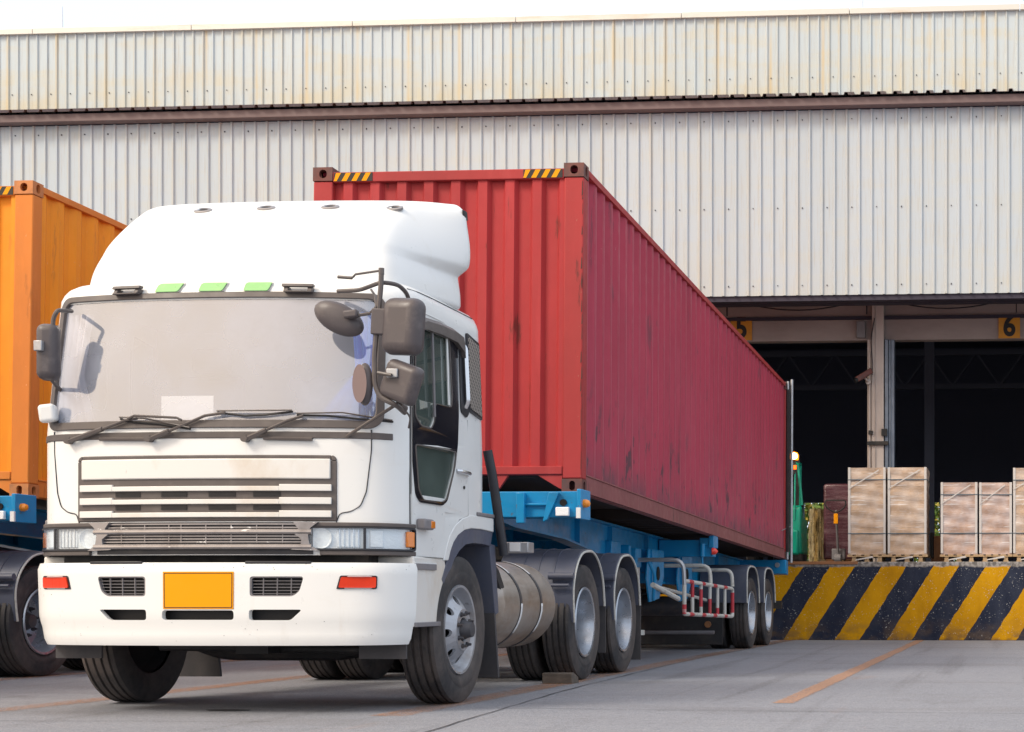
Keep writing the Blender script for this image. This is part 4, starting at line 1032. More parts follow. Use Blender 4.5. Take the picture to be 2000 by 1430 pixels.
# dark gap under the cab, radiator area
MB().box(XC-1.0, XC+1.0, 9.80, 9.98, .90, 1.02).build('front_cross_member', M['chassis_black'], tr)
MB().box(XC-.9, XC+.9, 9.95, 10.0, .45, .95).build('radiator', M['chassis_black'], tr)
# --- bumper
SB = S_SIDE(9.97)
def boff(s, z): return lerp(z, [.435,.47,.56,.60,.92,.953], [-.012,.0,.0,.010,.010,-.004])
mb = MB(); skin(mb, -SB, SB, .435, .953, .012, .045, 60, 14, boff); bu = mb.build('bumper', M['white_paint'], tr, org=(0,0,0), angle=40)
def cutter(poly): return MB().prism([(XC+a, b) for a, b in poly], 9.3, 9.85, 'Y')
vl = roundpoly([(-.665,.866),(-.335,.866),(-.335,.742),(-.60,.742),(-.64,.775)], .02); vr = [(-a, b) for a, b in vl]
sl_ = roundpoly([(-.655,.660),(-.33,.660),(-.33,.594),(-.585,.594)], .02); sr_ = [(-a, b) for a, b in sl_]
sc = roundpoly([(-.225,.656),(.235,.656),(.235,.596),(-.225,.596)], .022)
ill = roundpoly([(-.90,.864),(-1.085,.864),(-1.085,.792),(-.89,.792)], .012); ilr = [(-a, b) for a, b in ill]
cut(bu, [cutter(vl), cutter(vr), cutter(sl_), cutter(sr_), cutter(sc)])
for v_ in bu.data.vertices: v_.co -= Vector(tr.location)
for p in bu.data.polygons: p.use_smooth = True
md = bu.modifiers.new('bv', 'BEVEL'); md.width = .007; md.segments = 3; md.limit_method = 'ANGLE'; md.angle_limit = R(40)
bu.data.set_sharp_from_angle(angle=R(40)) if hasattr(bu.data, 'set_sharp_from_angle') else None
mb = MB(); skin(mb, -.72, .72, .57, .90, -.045, -.035, 16); mb.build('bumper_backing', M['black'], bu)
for sg in (-1, 1):
    mb = MB(); 
    for k in range(6): skin(mb, sg*.33, sg*.67, .757+.020*k, .7605+.020*k, .030, .040, 4)
    for k in range(3): skin(mb, sg*(.41+.085*k), sg*(.414+.085*k), .745, .862, .030, .042, 1)
    mb.build('vent_grille', M['box_grey'], bu)
    mb = MB(); skin_ring(mb, [(a, b) for a, b in [((p[0])*(1 if sg < 0 else -1), p[1]) for p in vl]], [((-.50+(p[0]+.50)*.955)*(1 if sg < 0 else -1), .804+(p[1]-.804)*.88) for p in vl], .030, .050); mb.build('vent_frame', M['box_grey'], bu)
    u0, u1 = (.862, 1.075)
    mb = MB(); skin_poly(mb, [(sg*a, b) for a, b in roundpoly([(.875,.872),(u1+.003,.872),(u1+.003,.788),(.855,.788),(.858,.80)], .012)], .045, .060, .05); il = mb.build('indicator_frame', M['dark_plastic'], bu)
    mb = MB(); skin_poly(mb, [(sg*a, b) for a, b in roundpoly([(.883,.864),(u1-.004,.864),(u1-.004,.796),(.868,.796)], .012)], .050, .068, .05); mb.build('indicator_lamp', M['red_lens'], bu, bevel=.004)
mb = MB(); skin(mb, -.245, .265, .655, .905, .045, .052, 6); pf = mb.build('plate_holder', M['white_paint'], bu, bevel=.003)
mb = MB(); skin(mb, -.215, .235, .664, .896, .052, .060, 6); npb = mb.build('number_plate', M['plate_yellow'], bu, bevel=.002)
mb = MB(); skin_ring(mb, ring_pts(-.208, .228, .671, .889, .006), ring_pts(-.203, .223, .676, .884, .005), .0595, .0612); mb.build('plate_border', M['plate_black'], npb)
for a, b in ((-.72,-.36), (.30,.70)):
    mb = MB(); skin(mb, a, b, .945, .962, .0, .048, 8); mb.build('step_tread', M['dark_plastic'], bu, bevel=.003)
mb = MB()
for k in range(46):
    s_ = random.uniform(-1.3, 1.3); z_ = random.choice([random.uniform(.90,.945), random.uniform(.45,.60), random.uniform(.45,.94)]); w_ = random.uniform(.002,.006); skin(mb, s_, s_+w_, z_, z_+random.uniform(.002,.005), .046+boff(0, z_)*1.0, .0468+boff(0, z_)*1.0, 1)
mb.build('paint_chips', M['chassis_black'], bu, smooth=False)
# skirts under the bumper ends
for sg in (-1, 1):
    xa = XC+sg*.86; xb = XC+sg*1.17
    MB().box(min(xa,xb), max(xa,xb), 9.98, 10.0, .34, .47).build('rubber_skirt', M['flap_rubber'], tr)
# --- step boxes at both sides
for sg in (-1, 1):
    x = XC+sg*1.232; xi = XC+sg*.98
    st = MB().prism([(9.95,.545),(10.40,.545),(10.52,.95),(10.50,1.0),(9.95,1.0)], min(x,xi), max(x,xi), 'X').build('step_box', M['white_paint_worn'], tr, bevel=.01)
    MB().box(min(x-sg*.02,x+sg*.012), max(x-sg*.02,x+sg*.012), 9.96, 10.40, .545, .575).build('step_tread', M['box_grey'], st, bevel=.004)
    MB().box(min(x-sg*.02,x+sg*.014), max(x-sg*.02,x+sg*.014), 9.96, 10.32, .915, .955).build('step_tread', M['box_grey'], st, bevel=.004)
    MB().box(min(x-sg*.02,x+sg*.004), max(x-sg*.02,x+sg*.004), 9.96, 10.34, .955, .965).build('step_lip', M['white_paint'], st)
# --- doors, side windows
def SP(sg, off): return lambda Y, z: C(sg*S_SIDE(Y), z, off)
door_out = subdiv([(9.975,1.0),(10.46,1.0),(10.53,1.11),(10.62,1.20),(10.76,1.275),(10.93,1.31),(10.93,1.95),(10.90,2.55),(10.5,2.60),(9.99,2.60)], .08)
w_up = subdiv(roundpoly([(10.00,2.50),(10.00,1.90),(10.07,1.845),(10.24,1.845),(10.30,1.91),(10.31,2.02),(10.62,2.03),(10.64,2.10),(10.62,2.50)], .03), .08)
w_lo = subdiv(roundpoly([(10.00,1.725),(10.69,1.735),(10.64,1.60),(10.50,1.395),(10.42,1.372),(10.10,1.368),(10.04,1.43)], .03), .08)
blk = subdiv(roundpoly([(9.98,2.53),(9.98,1.60),(10.01,1.40),(10.06,1.350),(10.43,1.350),(10.52,1.385),(10.67,1.62),(10.72,1.78),(10.76,2.0),(10.79,2.53)], .03), .08)
for sg in (-1, 1):
    mb = MB(); mb.holed(door_out, [w_up[::-1], w_lo[::-1]], SP(sg, .006), SP(sg, -.012)); dr = mb.build('door', M['white_paint'], tr, smooth=True, angle=30)
    mb = MB(); mb.holed(blk, [w_up[::-1], w_lo[::-1]], SP(sg, .009), SP(sg, .006)); mb.build('window_surround', M['gloss_black'], dr, smooth=True)
    for wp in (w_up, w_lo):
        mb = MB(); mb.holed(wp, [], SP(sg, -.004), SP(sg, -.008)); mb.build('side_window', M['side_glass'], dr, smooth=True)
        cy = sum(p[0] for p in wp)/len(wp); cz = sum(p[1] for p in wp)/len(wp)
        n = len(wp); inner = [(cy+(p[0]-cy)*.962, cz+(p[1]-cz)*.974) for p in wp]
        v = [SP(sg, .011)(*p) for p in wp]+[SP(sg, .011)(*p) for p in inner]; MB().add(v, [(i, (i+1) % n, (i+1) % n+n, i+n) for i in range(n)]).build('window_seal', M['trim_grey'], dr, solid=.006)
    mb = MB(); P = SP(sg, .012); mb.tube([P(10.29, 1.93), P(10.285, 2.2), P(10.27, 2.5)], .010, 6); mb.build('window_divider', M['box_grey'], dr)
    mb = MB(); mb.tube([P(10.56, 2.04), P(10.56, 2.5)], .008, 6); mb.build('window_divider', M['white_paint'], dr)
    # rain visor
    mb = MB(); P1 = SP(sg, .045); P0 = SP(sg, .008)
    pts = [(10.02, 2.55, 2.47), (10.12, 2.575, 2.485), (10.4, 2.585, 2.49), (10.7, 2.585, 2.485), (10.82, 2.57, 2.44), (10.84, 2.52, 2.40)]
    rs = [[P0(y, a), P1(y, a-.03), P1(y, b), P0(y, b+.004)] for y, a, b in pts]; mb.rings(rs); mb.build('rain_visor', M['trim_grey'], dr, bevel=.003)
    mb = MB(); mb.holed(subdiv(roundpoly([(10.80,2.54),(10.79,2.05),(10.80,2.02),(10.90,1.99),(10.95,2.03),(10.94,2.50)], .02), .08), [], SP(sg, .016), SP(sg, .0)); mb.build('grab_recess', M['dark_plastic'], tr)
    mb = MB(); P = SP(sg, .035); mb.tube([SP(sg, .012)(10.865, 2.50), P(10.865, 2.47), P(10.875, 2.1), SP(sg, .012)(10.88, 2.06)], .018, 8, .02); mb.build('grab_handle', M['chrome'], tr)
    mb = MB(); q = roundpoly([(10.965,2.60),(10.955,2.08),(10.975,2.045),(11.24,2.01),(11.25,2.03),(11.23,2.53),(11.22,2.56)], .02); mb.holed(subdiv(q, .08), [], SP(sg, .014), SP(sg, .0)); vn = mb.build('side_vent', M['dark_plastic'], tr)
    q2 = [(11.10+(a-11.10)*.84, 2.31+(b-2.31)*.92) for a, b in q]; mb = MB(); mb.holed(subdiv(q2, .08), [], SP(sg, .017), SP(sg, .012)); mb.build('vent_mesh', M['vent_mesh'], vn)
    mb = MB(); P = SP(sg, .03); mb.tube([SP(sg, .006)(10.70, 1.605), P(10.73, 1.605), P(10.90, 1.60), SP(sg, .006)(10.93, 1.60)], .016, 8, .02); mb.build('door_handle', M['chrome'], dr)
    c_ = SP(sg, .008)(10.84, 1.50); MB().cyl(c_, SP(sg, .014)(10.84, 1.50), .012, n=10).build('key_lock', M['chassis_black'], dr)
    a = SP(sg, .006)(10.0, 1.21); b = SP(sg, .05)(10.2, 1.21)
    mb = MB(); mb.box(min(a.x, b.x), max(a.x, b.x), 10.03, 10.19, 1.175, 1.245); mk = mb.build('marker_lamp', M['box_grey'], dr, bevel=.012)
    mb = MB(); mb.box(min(b.x-sg*.04, b.x+sg*.004), max(b.x-sg*.04, b.x+sg*.004), 10.13, 10.20, 1.185, 1.235); mb.build('marker_lens', M['amber'], mk, bevel=.006)
    # door seams
    mb = MB(); P = SP(sg, .001); mb.tube([P(9.965, 1.0), P(9.962, 1.5), P(9.966, 2.0), P(9.98, 2.60)], .005, 6); mb.tube([P(10.94, 1.31), P(10.94, 1.98)], .004, 6); mb.build('panel_seam', M['dark_plastic'], tr)
    # wheel arch: white flare, dark liner
    arc = [(10.46,.985),(10.50,1.07),(10.57,1.16),(10.68,1.235),(10.82,1.285),(10.98,1.315),(11.2,1.318),(11.47,1.315)]
    arc2 = [(10.545,.985),(10.585,1.05),(10.64,1.11),(10.73,1.165),(10.86,1.205),(11.0,1.222),(11.2,1.225),(11.47,1.215)]
    arc3 = [(10.50,.80),(10.60,.92),(10.68,1.0),(10.78,1.06),(10.90,1.105),(11.05,1.12),(11.25,1.12),(11.42,1.11)]
    x = XC+sg*1.243; xi = XC+sg*1.10; n = len(arc)
    rs = [[(x, a[0], a[1]), (x, b[0], b[1]), (xi, b[0], b[1]), (xi, a[0], a[1])] for a, b in zip(arc, arc2)]
    MB().rings(rs).build('wheel_arch_flare', M['white_paint'], tr, bevel=.006)
    x = XC+sg*1.236
    rs = [[(x, a[0]+.001, a[1]-.002), (x, b[0], b[1]), (XC+sg*.80, b[0], b[1]+.01), (XC+sg*.80, a[0], a[1])] for a, b in zip([(10.44,.86)]+arc2[1:], arc3)]
    MB().rings(rs).build('wheel_arch_liner', M['fender_plastic'], tr, bevel=.004)
    MB().box(min(x-sg*.03, x+sg*.012), max(x-sg*.03, x+sg*.012), 11.12, 11.48, 1.318, 1.345).build('arch_rubber', M['box_grey'], tr, bevel=.006)
    # lower rear cab corner recess and liner plate behind the wheel
    MB().prism([(11.40,1.13),(11.52,1.12),(11.60,.62),(11.52,.60)], min(x-sg*.40, x), max(x-sg*.40, x), 'X').build('wheel_arch_liner', M['fender_plastic'], tr, bevel=.006)
    MB().prism([(11.50,.62),(11.53,.62),(11.62,.14),(11.59,.14)], min(x-sg*.34, x), max(x-sg*.34, x), 'X').build('mud_flap', M['flap_rubber'], tr)
# --- roof fairing
fair = [(2.745,9.99,1.045,1.185,.1),(2.775,9.99,1.045,1.19,.10),(2.86,10.00,1.03,1.19,.10),(2.93,10.02,1.01,1.18,.10),(2.985,10.045,.99,1.17,.11),(3.00,10.05,.985,1.175,.11),(3.045,10.07,.97,1.245,.12),(3.065,10.08,.965,1.262,.12),(3.14,10.14,.945,1.27,.13),(3.24,10.25,.925,1.262,.14),(3.34,10.39,.92,1.24,.16),(3.42,10.54,.94,1.225,.18),(3.475,10.69,.97,1.20,.20),(3.505,10.80,1.00,1.16,.2),(3.522,10.88,1.01,1.12,.2),(3.526,10.90,1.0,1.10,.2)]
rs = []
for z, yf, a, b, rr in fair:
    half = [(0, yf), (a*.35, yf+.006), (a*.7, yf+.028), (a*.9, yf+.06), (a, yf+.11), (a+(b-a)*.20, yf+.11+(11.05-yf-.11)*.22), (a+(b-a)*.50, yf+.11+(11.05-yf-.11)*.5), (a+(b-a)*.88, yf+.11+(11.05-yf-.11)*.85), (b, 11.06)]
    half = [(p[0], p[1]) for p in half]
    ring = [(XC+p[0], p[1], z) for p in half]+[(XC+b*.6, 11.08, z), (XC-b*.6, 11.08, z)]+[(XC-p[0], p[1], z) for p in half[:0:-1]]
    rs.append(ring)
mb = MB(); mb.rings(rs); wf = mb.build('roof_fairing', M['white_paint'], tr, angle=60, subsurf=2)
bpy.context.view_layer.update(); _ev = wf.evaluated_get(bpy.context.evaluated_depsgraph_get())
def on_fairing(o_, d_):
    ok, loc, nor, _ = _ev.ray_cast(Vector(o_)-Vector(tr.location), Vector(d_)); return loc+Vector(tr.location), nor
for px_, py_ in ((397,412),(520,407),(645,405),(770,407)):
    q = at(px_, py_, 10.6); loc, nor = on_fairing((q.x, q.y, 4.2), (0,0,-1)); o_ = Vector((0,0,CH)); loc, nor = on_fairing(o_, (q-o_).normalized())
    e1 = nor.cross(Vector((0,1,0))).normalized()
    a_ = Vector((1,0,0)); b_ = nor.cross(a_).normalized(); rs = []
    for d_, k in ((-.01,1.0),(.006,1.0),(.010,.85),(.010,.62),(.0,.55)): rs.append([loc+nor*d_+a_*math.cos(t)*.062*k+b_*math.sin(t)*.045*k for t in [i*math.pi/10 for i in range(20)]])
    mb = MB(); mb.rings(rs); ls = mb.build('roof_lamp_socket', M['chrome_worn'], wf)
    mb = MB(); mb.add([loc+nor*.004+a_*math.cos(t)*.036+b_*math.sin(t)*.026 for t in [i*math.pi/10 for i in range(20)]], [tuple(range(20))]); mb.build('socket_hole', M['black'], ls)
loc, nor = on_fairing((XC+3, 11.03, 3.44), (-1,0,0)); MB().obox(loc, nor, Vector((0,1,0)), nor.cross(Vector((0,1,0))), .02, .06, .10).build('fairing_rubber', M['chassis_black'], wf, bevel=.004)
for sg in (-1, 1):
    MB().tube([C(sg*S_SIDE(y), 2.738, .001) for y in (9.95, 10.1, 10.3, 10.5, 10.8, 11.1, 11.2)], .0045, 6).build('panel_seam', M['dark_plastic'], tr)
# marker lamps over the windscreen
for uu in (-.30, 0.0, .30):
    P = roundpoly([(uu-.085,2.672),(uu+.075,2.672),(uu+.095,2.735),(uu-.075,2.735)], .014)
    mb = MB(); skin_poly(mb, [(a*1.06-uu*.06, 2.7035+(b-2.7035)*1.12) for a, b in P], -.01, .012, .05, True); lf = mb.build('marker_lamp', M['plate_yellow'] if False else M['corner_board'], tr)
    mb = MB(); skin_poly(mb, P, .008, .020, .05, True); mb.build('marker_lens', M['lime_lens'], lf, bevel=.003)
for uu in (-.575, .575):
    mb = MB(); skin(mb, uu-.10, uu+.10, 2.695, 2.715, .02, .06, 3); skin(mb, uu-.09, uu-.06, 2.668, 2.696, -.01, .045, 1); skin(mb, uu+.06, uu+.09, 2.668, 2.696, -.01, .045, 1); skin(mb, uu-.09, uu+.09, 2.660, 2.669, -.005, .05, 3)
    mb.build('grab_bracket', M['trim_grey'], tr, bevel=.004)
# --- wipers
def F(px, py, off=.03):
    Y = 9.65
    for _ in range(40):
        p = at(px, py, Y); u = abs(p.x-XC); c_ = C(S_of_u(min(u, 1.2)), p.z, off); Y = Y*.5+c_.y*.5
    return at(px, py, Y)
for arm, blade in (([(135,862),(200,838),(245,821),(268,817)], [(235,818),(262,825),(310,828),(372,838)]),
                   ([(292,858),(330,842),(400,812),(440,806)], [(425,806),(480,812),(520,810),(572,804)]),
                   ([(480,858),(520,840),(560,822),(592,812)], [(580,811),(640,812),(700,818),(768,824)])):
    mb = MB(); pts = [F(*p, .035) for p in arm]; mb.tube(pts[:2], .016, 6); mb.tube(pts[1:], .009, 6); wa = mb.build('wiper', M['trim_grey'], tr)
    mb = MB(); q = [F(*p, .022) for p in blade]; mb.tube(q, .007, 5); mb.build('wiper_blade', M['chassis_black'], wa)
    mb = MB(); mid = (q[1]+q[2])/2; mb.tube([q[0]+Vector((0,-.012,.01)), mid+Vector((0,-.014,.028)), q[-1]+Vector((0,-.012,.008))], .005, 5); mb.build('wiper_bow', M['trim_grey'], wa)
    mb = MB(); c_ = F(arm[0][0], arm[0][1]-1, .02); mb.cyl(c_+Vector((0,.03,0)), c_-Vector((0,.03,0)), .022, n=12); mb.build('wiper_pivot', M['trim_grey'], wa)
mb = MB()
for (a, b) in (((195,858),(290,858)), ((515,856),(610,858))): mb.tube([F(*a, .018), F(*b, .018)], .012, 6)
mb.build('wiper_linkage', M['trim_grey'], tr)
MB().tube([F(250,818,.05), F(262,812,.06), F(345,816,.06), F(355,821,.05)], .008, 6).build('wiper_guard', M['trim_grey'], tr)
# --- mirrors on the kerb side
YM = 9.52
def A(px, py, y=YM): return at(px, py, y)
arm_ = MB()
arm_.tube([A(745,532), A(744,560), A(741,590), A(736,640), A(731,700), A(732,752), A(742,776), A(775,792), A(790,806,9.72)], .0165, 8, .05)
arm_.tube([A(660,569,9.72), A(702,567,9.66), A(745,551), A(778,556,9.62), A(794,572,9.75), A(800,590,9.84)], .0135, 8, .05)
arm_.tube([A(690,541,9.55), A(694,536,9.52), A(748,528)], .007, 6); arm_.tube([A(660,541,9.55), A(688,543,9.55)], .010, 8)
arm_.tube([A(678,852,9.70), A(724,822,9.62), A(768,794,9.60)], .011, 8)
arm_.tube([A(724,610), A(735,600,9.5), A(733,578,9.6), A(725,566,9.68)], .008, 6, .03); arm_.tube([A(700,616,9.5), A(724,612)], .010, 6)
arm_.tube([A(790,800,9.75), A(802,815,9.8), A(798,836,9.86)], .006, 6, .03)
arm_.cyl(A(790,798,9.68), A(778,790,9.60), .024, n=10); arm_.cyl(A(745,524), A(745,536), .018, n=8)
ma_ = arm_.build('mirror_arm', M['trim_grey'], tr)
def rbox_at(name, c, w_, h_, d_, rot, mt, parent, bev, taper=1.0):
    m_ = MB(); vs = []
    for y in (-.5, .5):
        k = 1 if y < 0 else taper
        for x, z in ((-.5,-.5),(.5,-.5),(.5,.5),(-.5,.5)): vs.append((x*w_*k, y*d_, z*h_*k))
    m_.add(vs, [(0,1,2,3),(7,6,5,4),(0,4,5,1),(1,5,6,2),(2,6,7,3),(3,7,4,0)])
    Rm = Matrix.Rotation(rot[2], 3, 'Z') @ Matrix.Rotation(rot[1], 3, 'Y') @ Matrix.Rotation(rot[0], 3, 'X')
    m_.v = [tuple(Rm @ Vector(v) + Vector(c)) for v in m_.v]
    return m_.build(name, mt, parent, bevel=bev, seg=5, angle=60)
def s_off(v): return v
mm = rbox_at('mirror', A(788,638), .258, .340, .14, (0, R(4), R(-14)), M['mirror_shell'], tr, .065, 1.06)
rbox_at('mirror_clamp', A(741,629), .085, .16, .06, (0, R(3), 0), M['mirror_shell'], mm, .008)
mm = rbox_at('mirror', A(784,747), .235, .235, .10, (0, R(20), R(-14)), M['mirror_shell'], tr, .04, 1.08)
MB().tube([A(738,728,9.46), A(765,733,9.44)], .011, 8).build('mirror_clamp', M['trim_grey'], mm)
MB().box(A(762,0).x, A(784,0).x, 9.455, 9.475, A(0,747).z, A(0,730).z).build('mirror_clamp', M['galv'], mm, bevel=.005)
def disc(name, c, rx, rz, tilt, yaw, mt, par, glassy=False):
    m_ = MB(); rs = []
    for d, k in ((0,.05),(.004,.5),(.014,.8),(.032,.96),(.042,1.0),(.050,.98),(.050,.9)): rs.append([(rx*k*math.cos(t), d, rz*k*math.sin(t)) for t in [i*2*math.pi/36 for i in range(36)]])
    m_.rings(rs)
    Rm = Matrix.Rotation(yaw, 3, 'Z') @ Matrix.Rotation(tilt, 3, 'Y'); m_.v = [tuple(Rm @ Vector(v)+Vector(c)) for v in m_.v]
    return m_.build(name, mt, par, angle=60)
mm = disc('mirror', A(658,620), .165, .092, R(28), R(6), M['mirror_shell'], tr)
MB().obox(A(686,614,9.50), Vector((1,0,.1)).normalized(), Vector((0,1,0)), Vector((-.1,0,1)).normalized(), .09, .05, .05).build('mirror_clamp', M['mirror_shell'], mm, bevel=.012)
mm = disc('mirror', A(703,749,9.50), .058, .132, R(0), R(-20), M['mirror_shell'], tr)
m_ = MB(); c0_ = A(702,749,9.492); m_.add([(c0_.x+.045*math.cos(t), c0_.y, c0_.z+.118*math.sin(t)) for t in [i*2*math.pi/30 for i in range(30)]], [tuple(range(30))]); m_.build('mirror_glass', M['mirror_glass'], mm)
MB().tube([A(718,738,9.53), A(733,728,9.53)], .008, 6).build('mirror_clamp', M['trim_grey'], mm)
# driver side mirror seen past the cab corner
def B(px, py, y=9.62): return at(px, py, y)
MB().tube([B(140,608,9.8), B(112,606), B(104,622), B(100,700), B(99,740), B(118,762,9.8)], .013, 8, .04).build('mirror_arm', M['trim_grey'], tr)
mm = rbox_at('mirror', B(95,688), .125, .345, .12, (0, 0, R(14)), M['mirror_shell'], tr, .045, 1.05)
MB().box(B(82,0).x, B(98,0).x, 9.53, 9.56, B(0,690).z, B(0,670).z).build('mirror_clamp', M['galv'], mm, bevel=.005)
mm = rbox_at('mirror', B(95,808,9.72), .105, .12, .09, (0, R(-8), R(12)), M['white_paint'], tr, .025, .9)
# --- chassis, axles, tank
m_ = MB()
for sg in (-1, 1): m_.box(XC+sg*.43-.04, XC+sg*.43+.04, 9.95, 16.3, .80, 1.05)
for yy in (10.0, 11.5, 13.0, 14.6, 16.2): m_.box(XC-.39, XC+.39, yy, yy+.1, .82, 1.03)
m_.box(XC-.38, XC+.38, 10.1, 11.4, .55, 1.25)
m_.build('chassis_frame', M['chassis_black'], tr)
m_ = MB(); m_.tube([(XC-.98,10.82,.50),(XC-.75,10.82,.46),(XC-.45,10.78,.36),(XC+.45,10.78,.36),(XC+.75,10.82,.46),(XC+.98,10.82,.50)], .065, 10, .12); m_.box(XC-.62, XC-.30, 10.6, 10.95, .40, .50).box(XC+.30, XC+.62, 10.6, 10.95, .40, .50)
m_.cyl((XC-.75,10.5,.40),(XC+.75,10.5,.38),.028); m_.cyl((XC+.5,10.55,.36),(XC+.5,10.55,.52),.04); m_.box(XC-.12, XC+.10, 10.3, 10.7, .36, .46); m_.build('front_axle', M['chassis_black'], tr)
for yy in (13.98, 15.37):
    m_ = MB().cyl((XC-.9, yy, .51), (XC+.9, yy, .51), .09, n=14); m_.lathe([(-.2,.05),(-.15,.18),(0,.23),(.15,.18),(.2,.05)], (XC, yy, .51), 'X', 20); m_.build('rear_axle', M['chassis_black'], tr)
MB().box(XC-.45, XC+.45, 14.2, 15.2, 1.05, 1.20).build('fifth_wheel', M['chassis_black'], tr, bevel=.03)
for sg in (-1, 1):
    XW = XC+sg*1.24
    wheel(tr, XW, 10.82, .512, 'steer', sg)
    for yy in (13.98, 15.37): wheel(tr, XW, yy, .515, 'drive', sg)
    # fenders over the drive wheels
    for yy in (14.02, 15.40):
        arc = [(yy-.50,.52),(yy-.53,.80),(yy-.44,1.0),(yy-.27,1.13),(yy-.05,1.165),(yy+.15,1.155),(yy+.34,1.06),(yy+.47,.90),(yy+.53,.66)]
        arc = [tuple(p) for p in crom(arc, 4)]
        x = XW+sg*.015; xi = XC+sg*.58
        rs = [[(x, p[0], p[1]), (xi, p[0], p[1]), (xi, yy+(p[0]-yy)*.965, .5+(p[1]-.5)*.965), (x, yy+(p[0]-yy)*.965, .5+(p[1]-.5)*.965)] for p in arc]
        fd = MB().rings(rs).build('fender', M['fender_plastic'], tr, bevel=.004)
        MB().tube([(x+sg*.004, yy+(p[0]-yy)*.97, .5+(p[1]-.5)*.97) for p in arc], .011, 6).build('fender_edge', M['tube_white'], fd)
        m2_ = MB()
        for q in (.18, .32, .46): m2_.tube([(x-sg*q, p[0], p[1]+.002) for p in arc[4:]], .006, 4)
        m2_.build('fender_rib', M['fender_plastic'], fd)
        MB().cyl((x-sg*.20, yy-.56, .92), (x+sg*.02, yy-.56, .92), .032, n=12).cyl((x-sg*.19, yy-.57, .84), (x-sg*.02, yy-.57, .84), .015, n=8).build('fender_bracket', M['fender_plastic'], fd)
        MB().box(min(x-sg*.36,x-sg*.01), max(x-sg*.36,x-sg*.01), yy+.60, yy+.615, .10+(.12 if yy < 15 else 0), .70).build('mud_flap', M['flap_rubber'], tr)
# fuel tank with straps (kerb side) and air tanks (other side)
xc_, zc_, rt = XC+1.23-.335, .675, .345
tk = MB().lathe([(11.72,.001),(11.72,.20),(11.735,.29),(11.77,rt-.012),(11.82,rt),(13.02,rt),(13.07,rt-.01),(13.11,rt-.05),(13.13,.22),(13.13,.001)], (xc_, 0, zc_), 'Y', 64).build('fuel_tank', M['tank_metal'], tr)
for yy in (12.10, 12.62):
    MB().lathe([(yy,rt+.001),(yy,rt+.006),(yy+.045,rt+.006),(yy+.045,rt+.001)], (xc_, 0, zc_), 'Y', 64).build('tank_strap', M['strap_steel'], tk)
    vs = []
    for i in range(9):
        t = R(88+i*5.0); r_ = rt+.0075; vs += [(xc_+math.sin(t)*r_, yy+.004, zc_+math.cos(t)*r_), (xc_+math.sin(t)*r_, yy+.041, zc_+math.cos(t)*r_)]
    MB().add(vs, [(2*i, 2*i+1, 2*i+3, 2*i+2) for i in range(8)]).build('strap_reflector', M['reflective_white'], tk, solid=.002)
    vs = []
    for i in range(9):
        t = R(5+i*5.0); r_ = rt+.0075; vs += [(xc_+math.sin(t)*r_, yy+.004, zc_+math.cos(t)*r_), (xc_+math.sin(t)*r_, yy+.041, zc_+math.cos(t)*r_)]
    MB().add(vs, [(2*i, 2*i+1, 2*i+3, 2*i+2) for i in range(8)]).build('strap_reflector', M['reflective_white'], tk, solid=.002)
MB().tube([(xc_+.22, 11.66, zc_+.32), (xc_+.25, 11.75, zc_+.24), (xc_+.27, 11.80, zc_+.13)], .05, 8).build('rubber_sleeve', M['chassis_black'], tk)
MB().cyl((XC-.9, 11.8, .62), (XC-.9, 12.9, .62), .20, n=24).build('air_tank', M['chassis_black'], tr)
# intake pipe behind the cab, chrome box
MB().tube([at(952,880,11.42), at(962,930,11.45), at(972,1000,11.5), at(984,1085,11.55)], .034, 12, .1).build('intake_hose', M['dark_plastic'], tr)
p = at(985,1068,11.9); MB().box(p.x-.03, p.x+.20, 11.85, 12.0, 1.075, 1.155).build('relay_box', M['galv'], tr, bevel=.006)
MB().box(p.x+.06, p.x+.14, 11.84, 11.856, 1.085, 1.15).build('relay_label', M['reflective_white'], tr)
m_ = MB(); m_.box(XC-.4, XC+.95, 11.42, 11.60, 1.06, 1.45); m_.tube([(XC+.4,11.6,1.5),(XC+.5,12.2,1.15),(XC+.45,12.9,1.25)], .03, 8, .1); m_.tube([(XC+.2,11.6,1.6),(XC+.4,12.4,1.1),(XC+.3,13.0,1.35)], .02, 8, .1); m_.build('rear_fittings', M['chassis_black'], tr)

# ================================================================== TRAILER
def zt(y): return 1.636 - .0244*(y-13.634)
tl = thing('semi_trailer', 'blue skeletal container trailer with red and white side guard, under the red container', 'trailer', (-5.03, 13.5, 0), 'container trailers')
TX = -5.03
bm_ = MB().prism([(13.36,zt(13.4)),(13.62,zt(13.6)-.002),(13.62,1.42),(13.36,1.42)], TX-1.26, TX+1.26, 'X').build('front_beam', M['trailer_blue'], tl, bevel=.008)
for sg in (-1, 1):
    m_ = MB().box(TX+sg*.78-.035, TX+sg*.78+.035, 13.30, 13.355, 1.37, 1.628); m_.build('beam_bracket', M['trailer_blue'], bm_, bevel=.004); m_ = MB()
    xx = TX+sg*1.02; m_.add([(xx+.0,13.32,1.63),(xx+.09,13.32,1.63),(xx-.01,13.32,1.40),(xx-.05,13.32,1.38),(xx+.0,13.355,1.63),(xx+.09,13.355,1.63),(xx-.01,13.355,1.40),(xx-.05,13.355,1.38)], [(0,1,2,3),(4,7,6,5),(0,4,5,1),(1,5,6,2),(2,6,7,3),(3,7,4,0)]); m_.build('beam_bracket', M['trailer_blue'], bm_, bevel=.004)
for sg in (-1, 1): MB().box(min(TX+sg*.8,TX+sg*1.0), max(TX+sg*.8,TX+sg*1.0), 13.33, 13.355, 1.52, 1.54).build('beam_stiffener', M['trailer_blue'], bm_, bevel=.004)
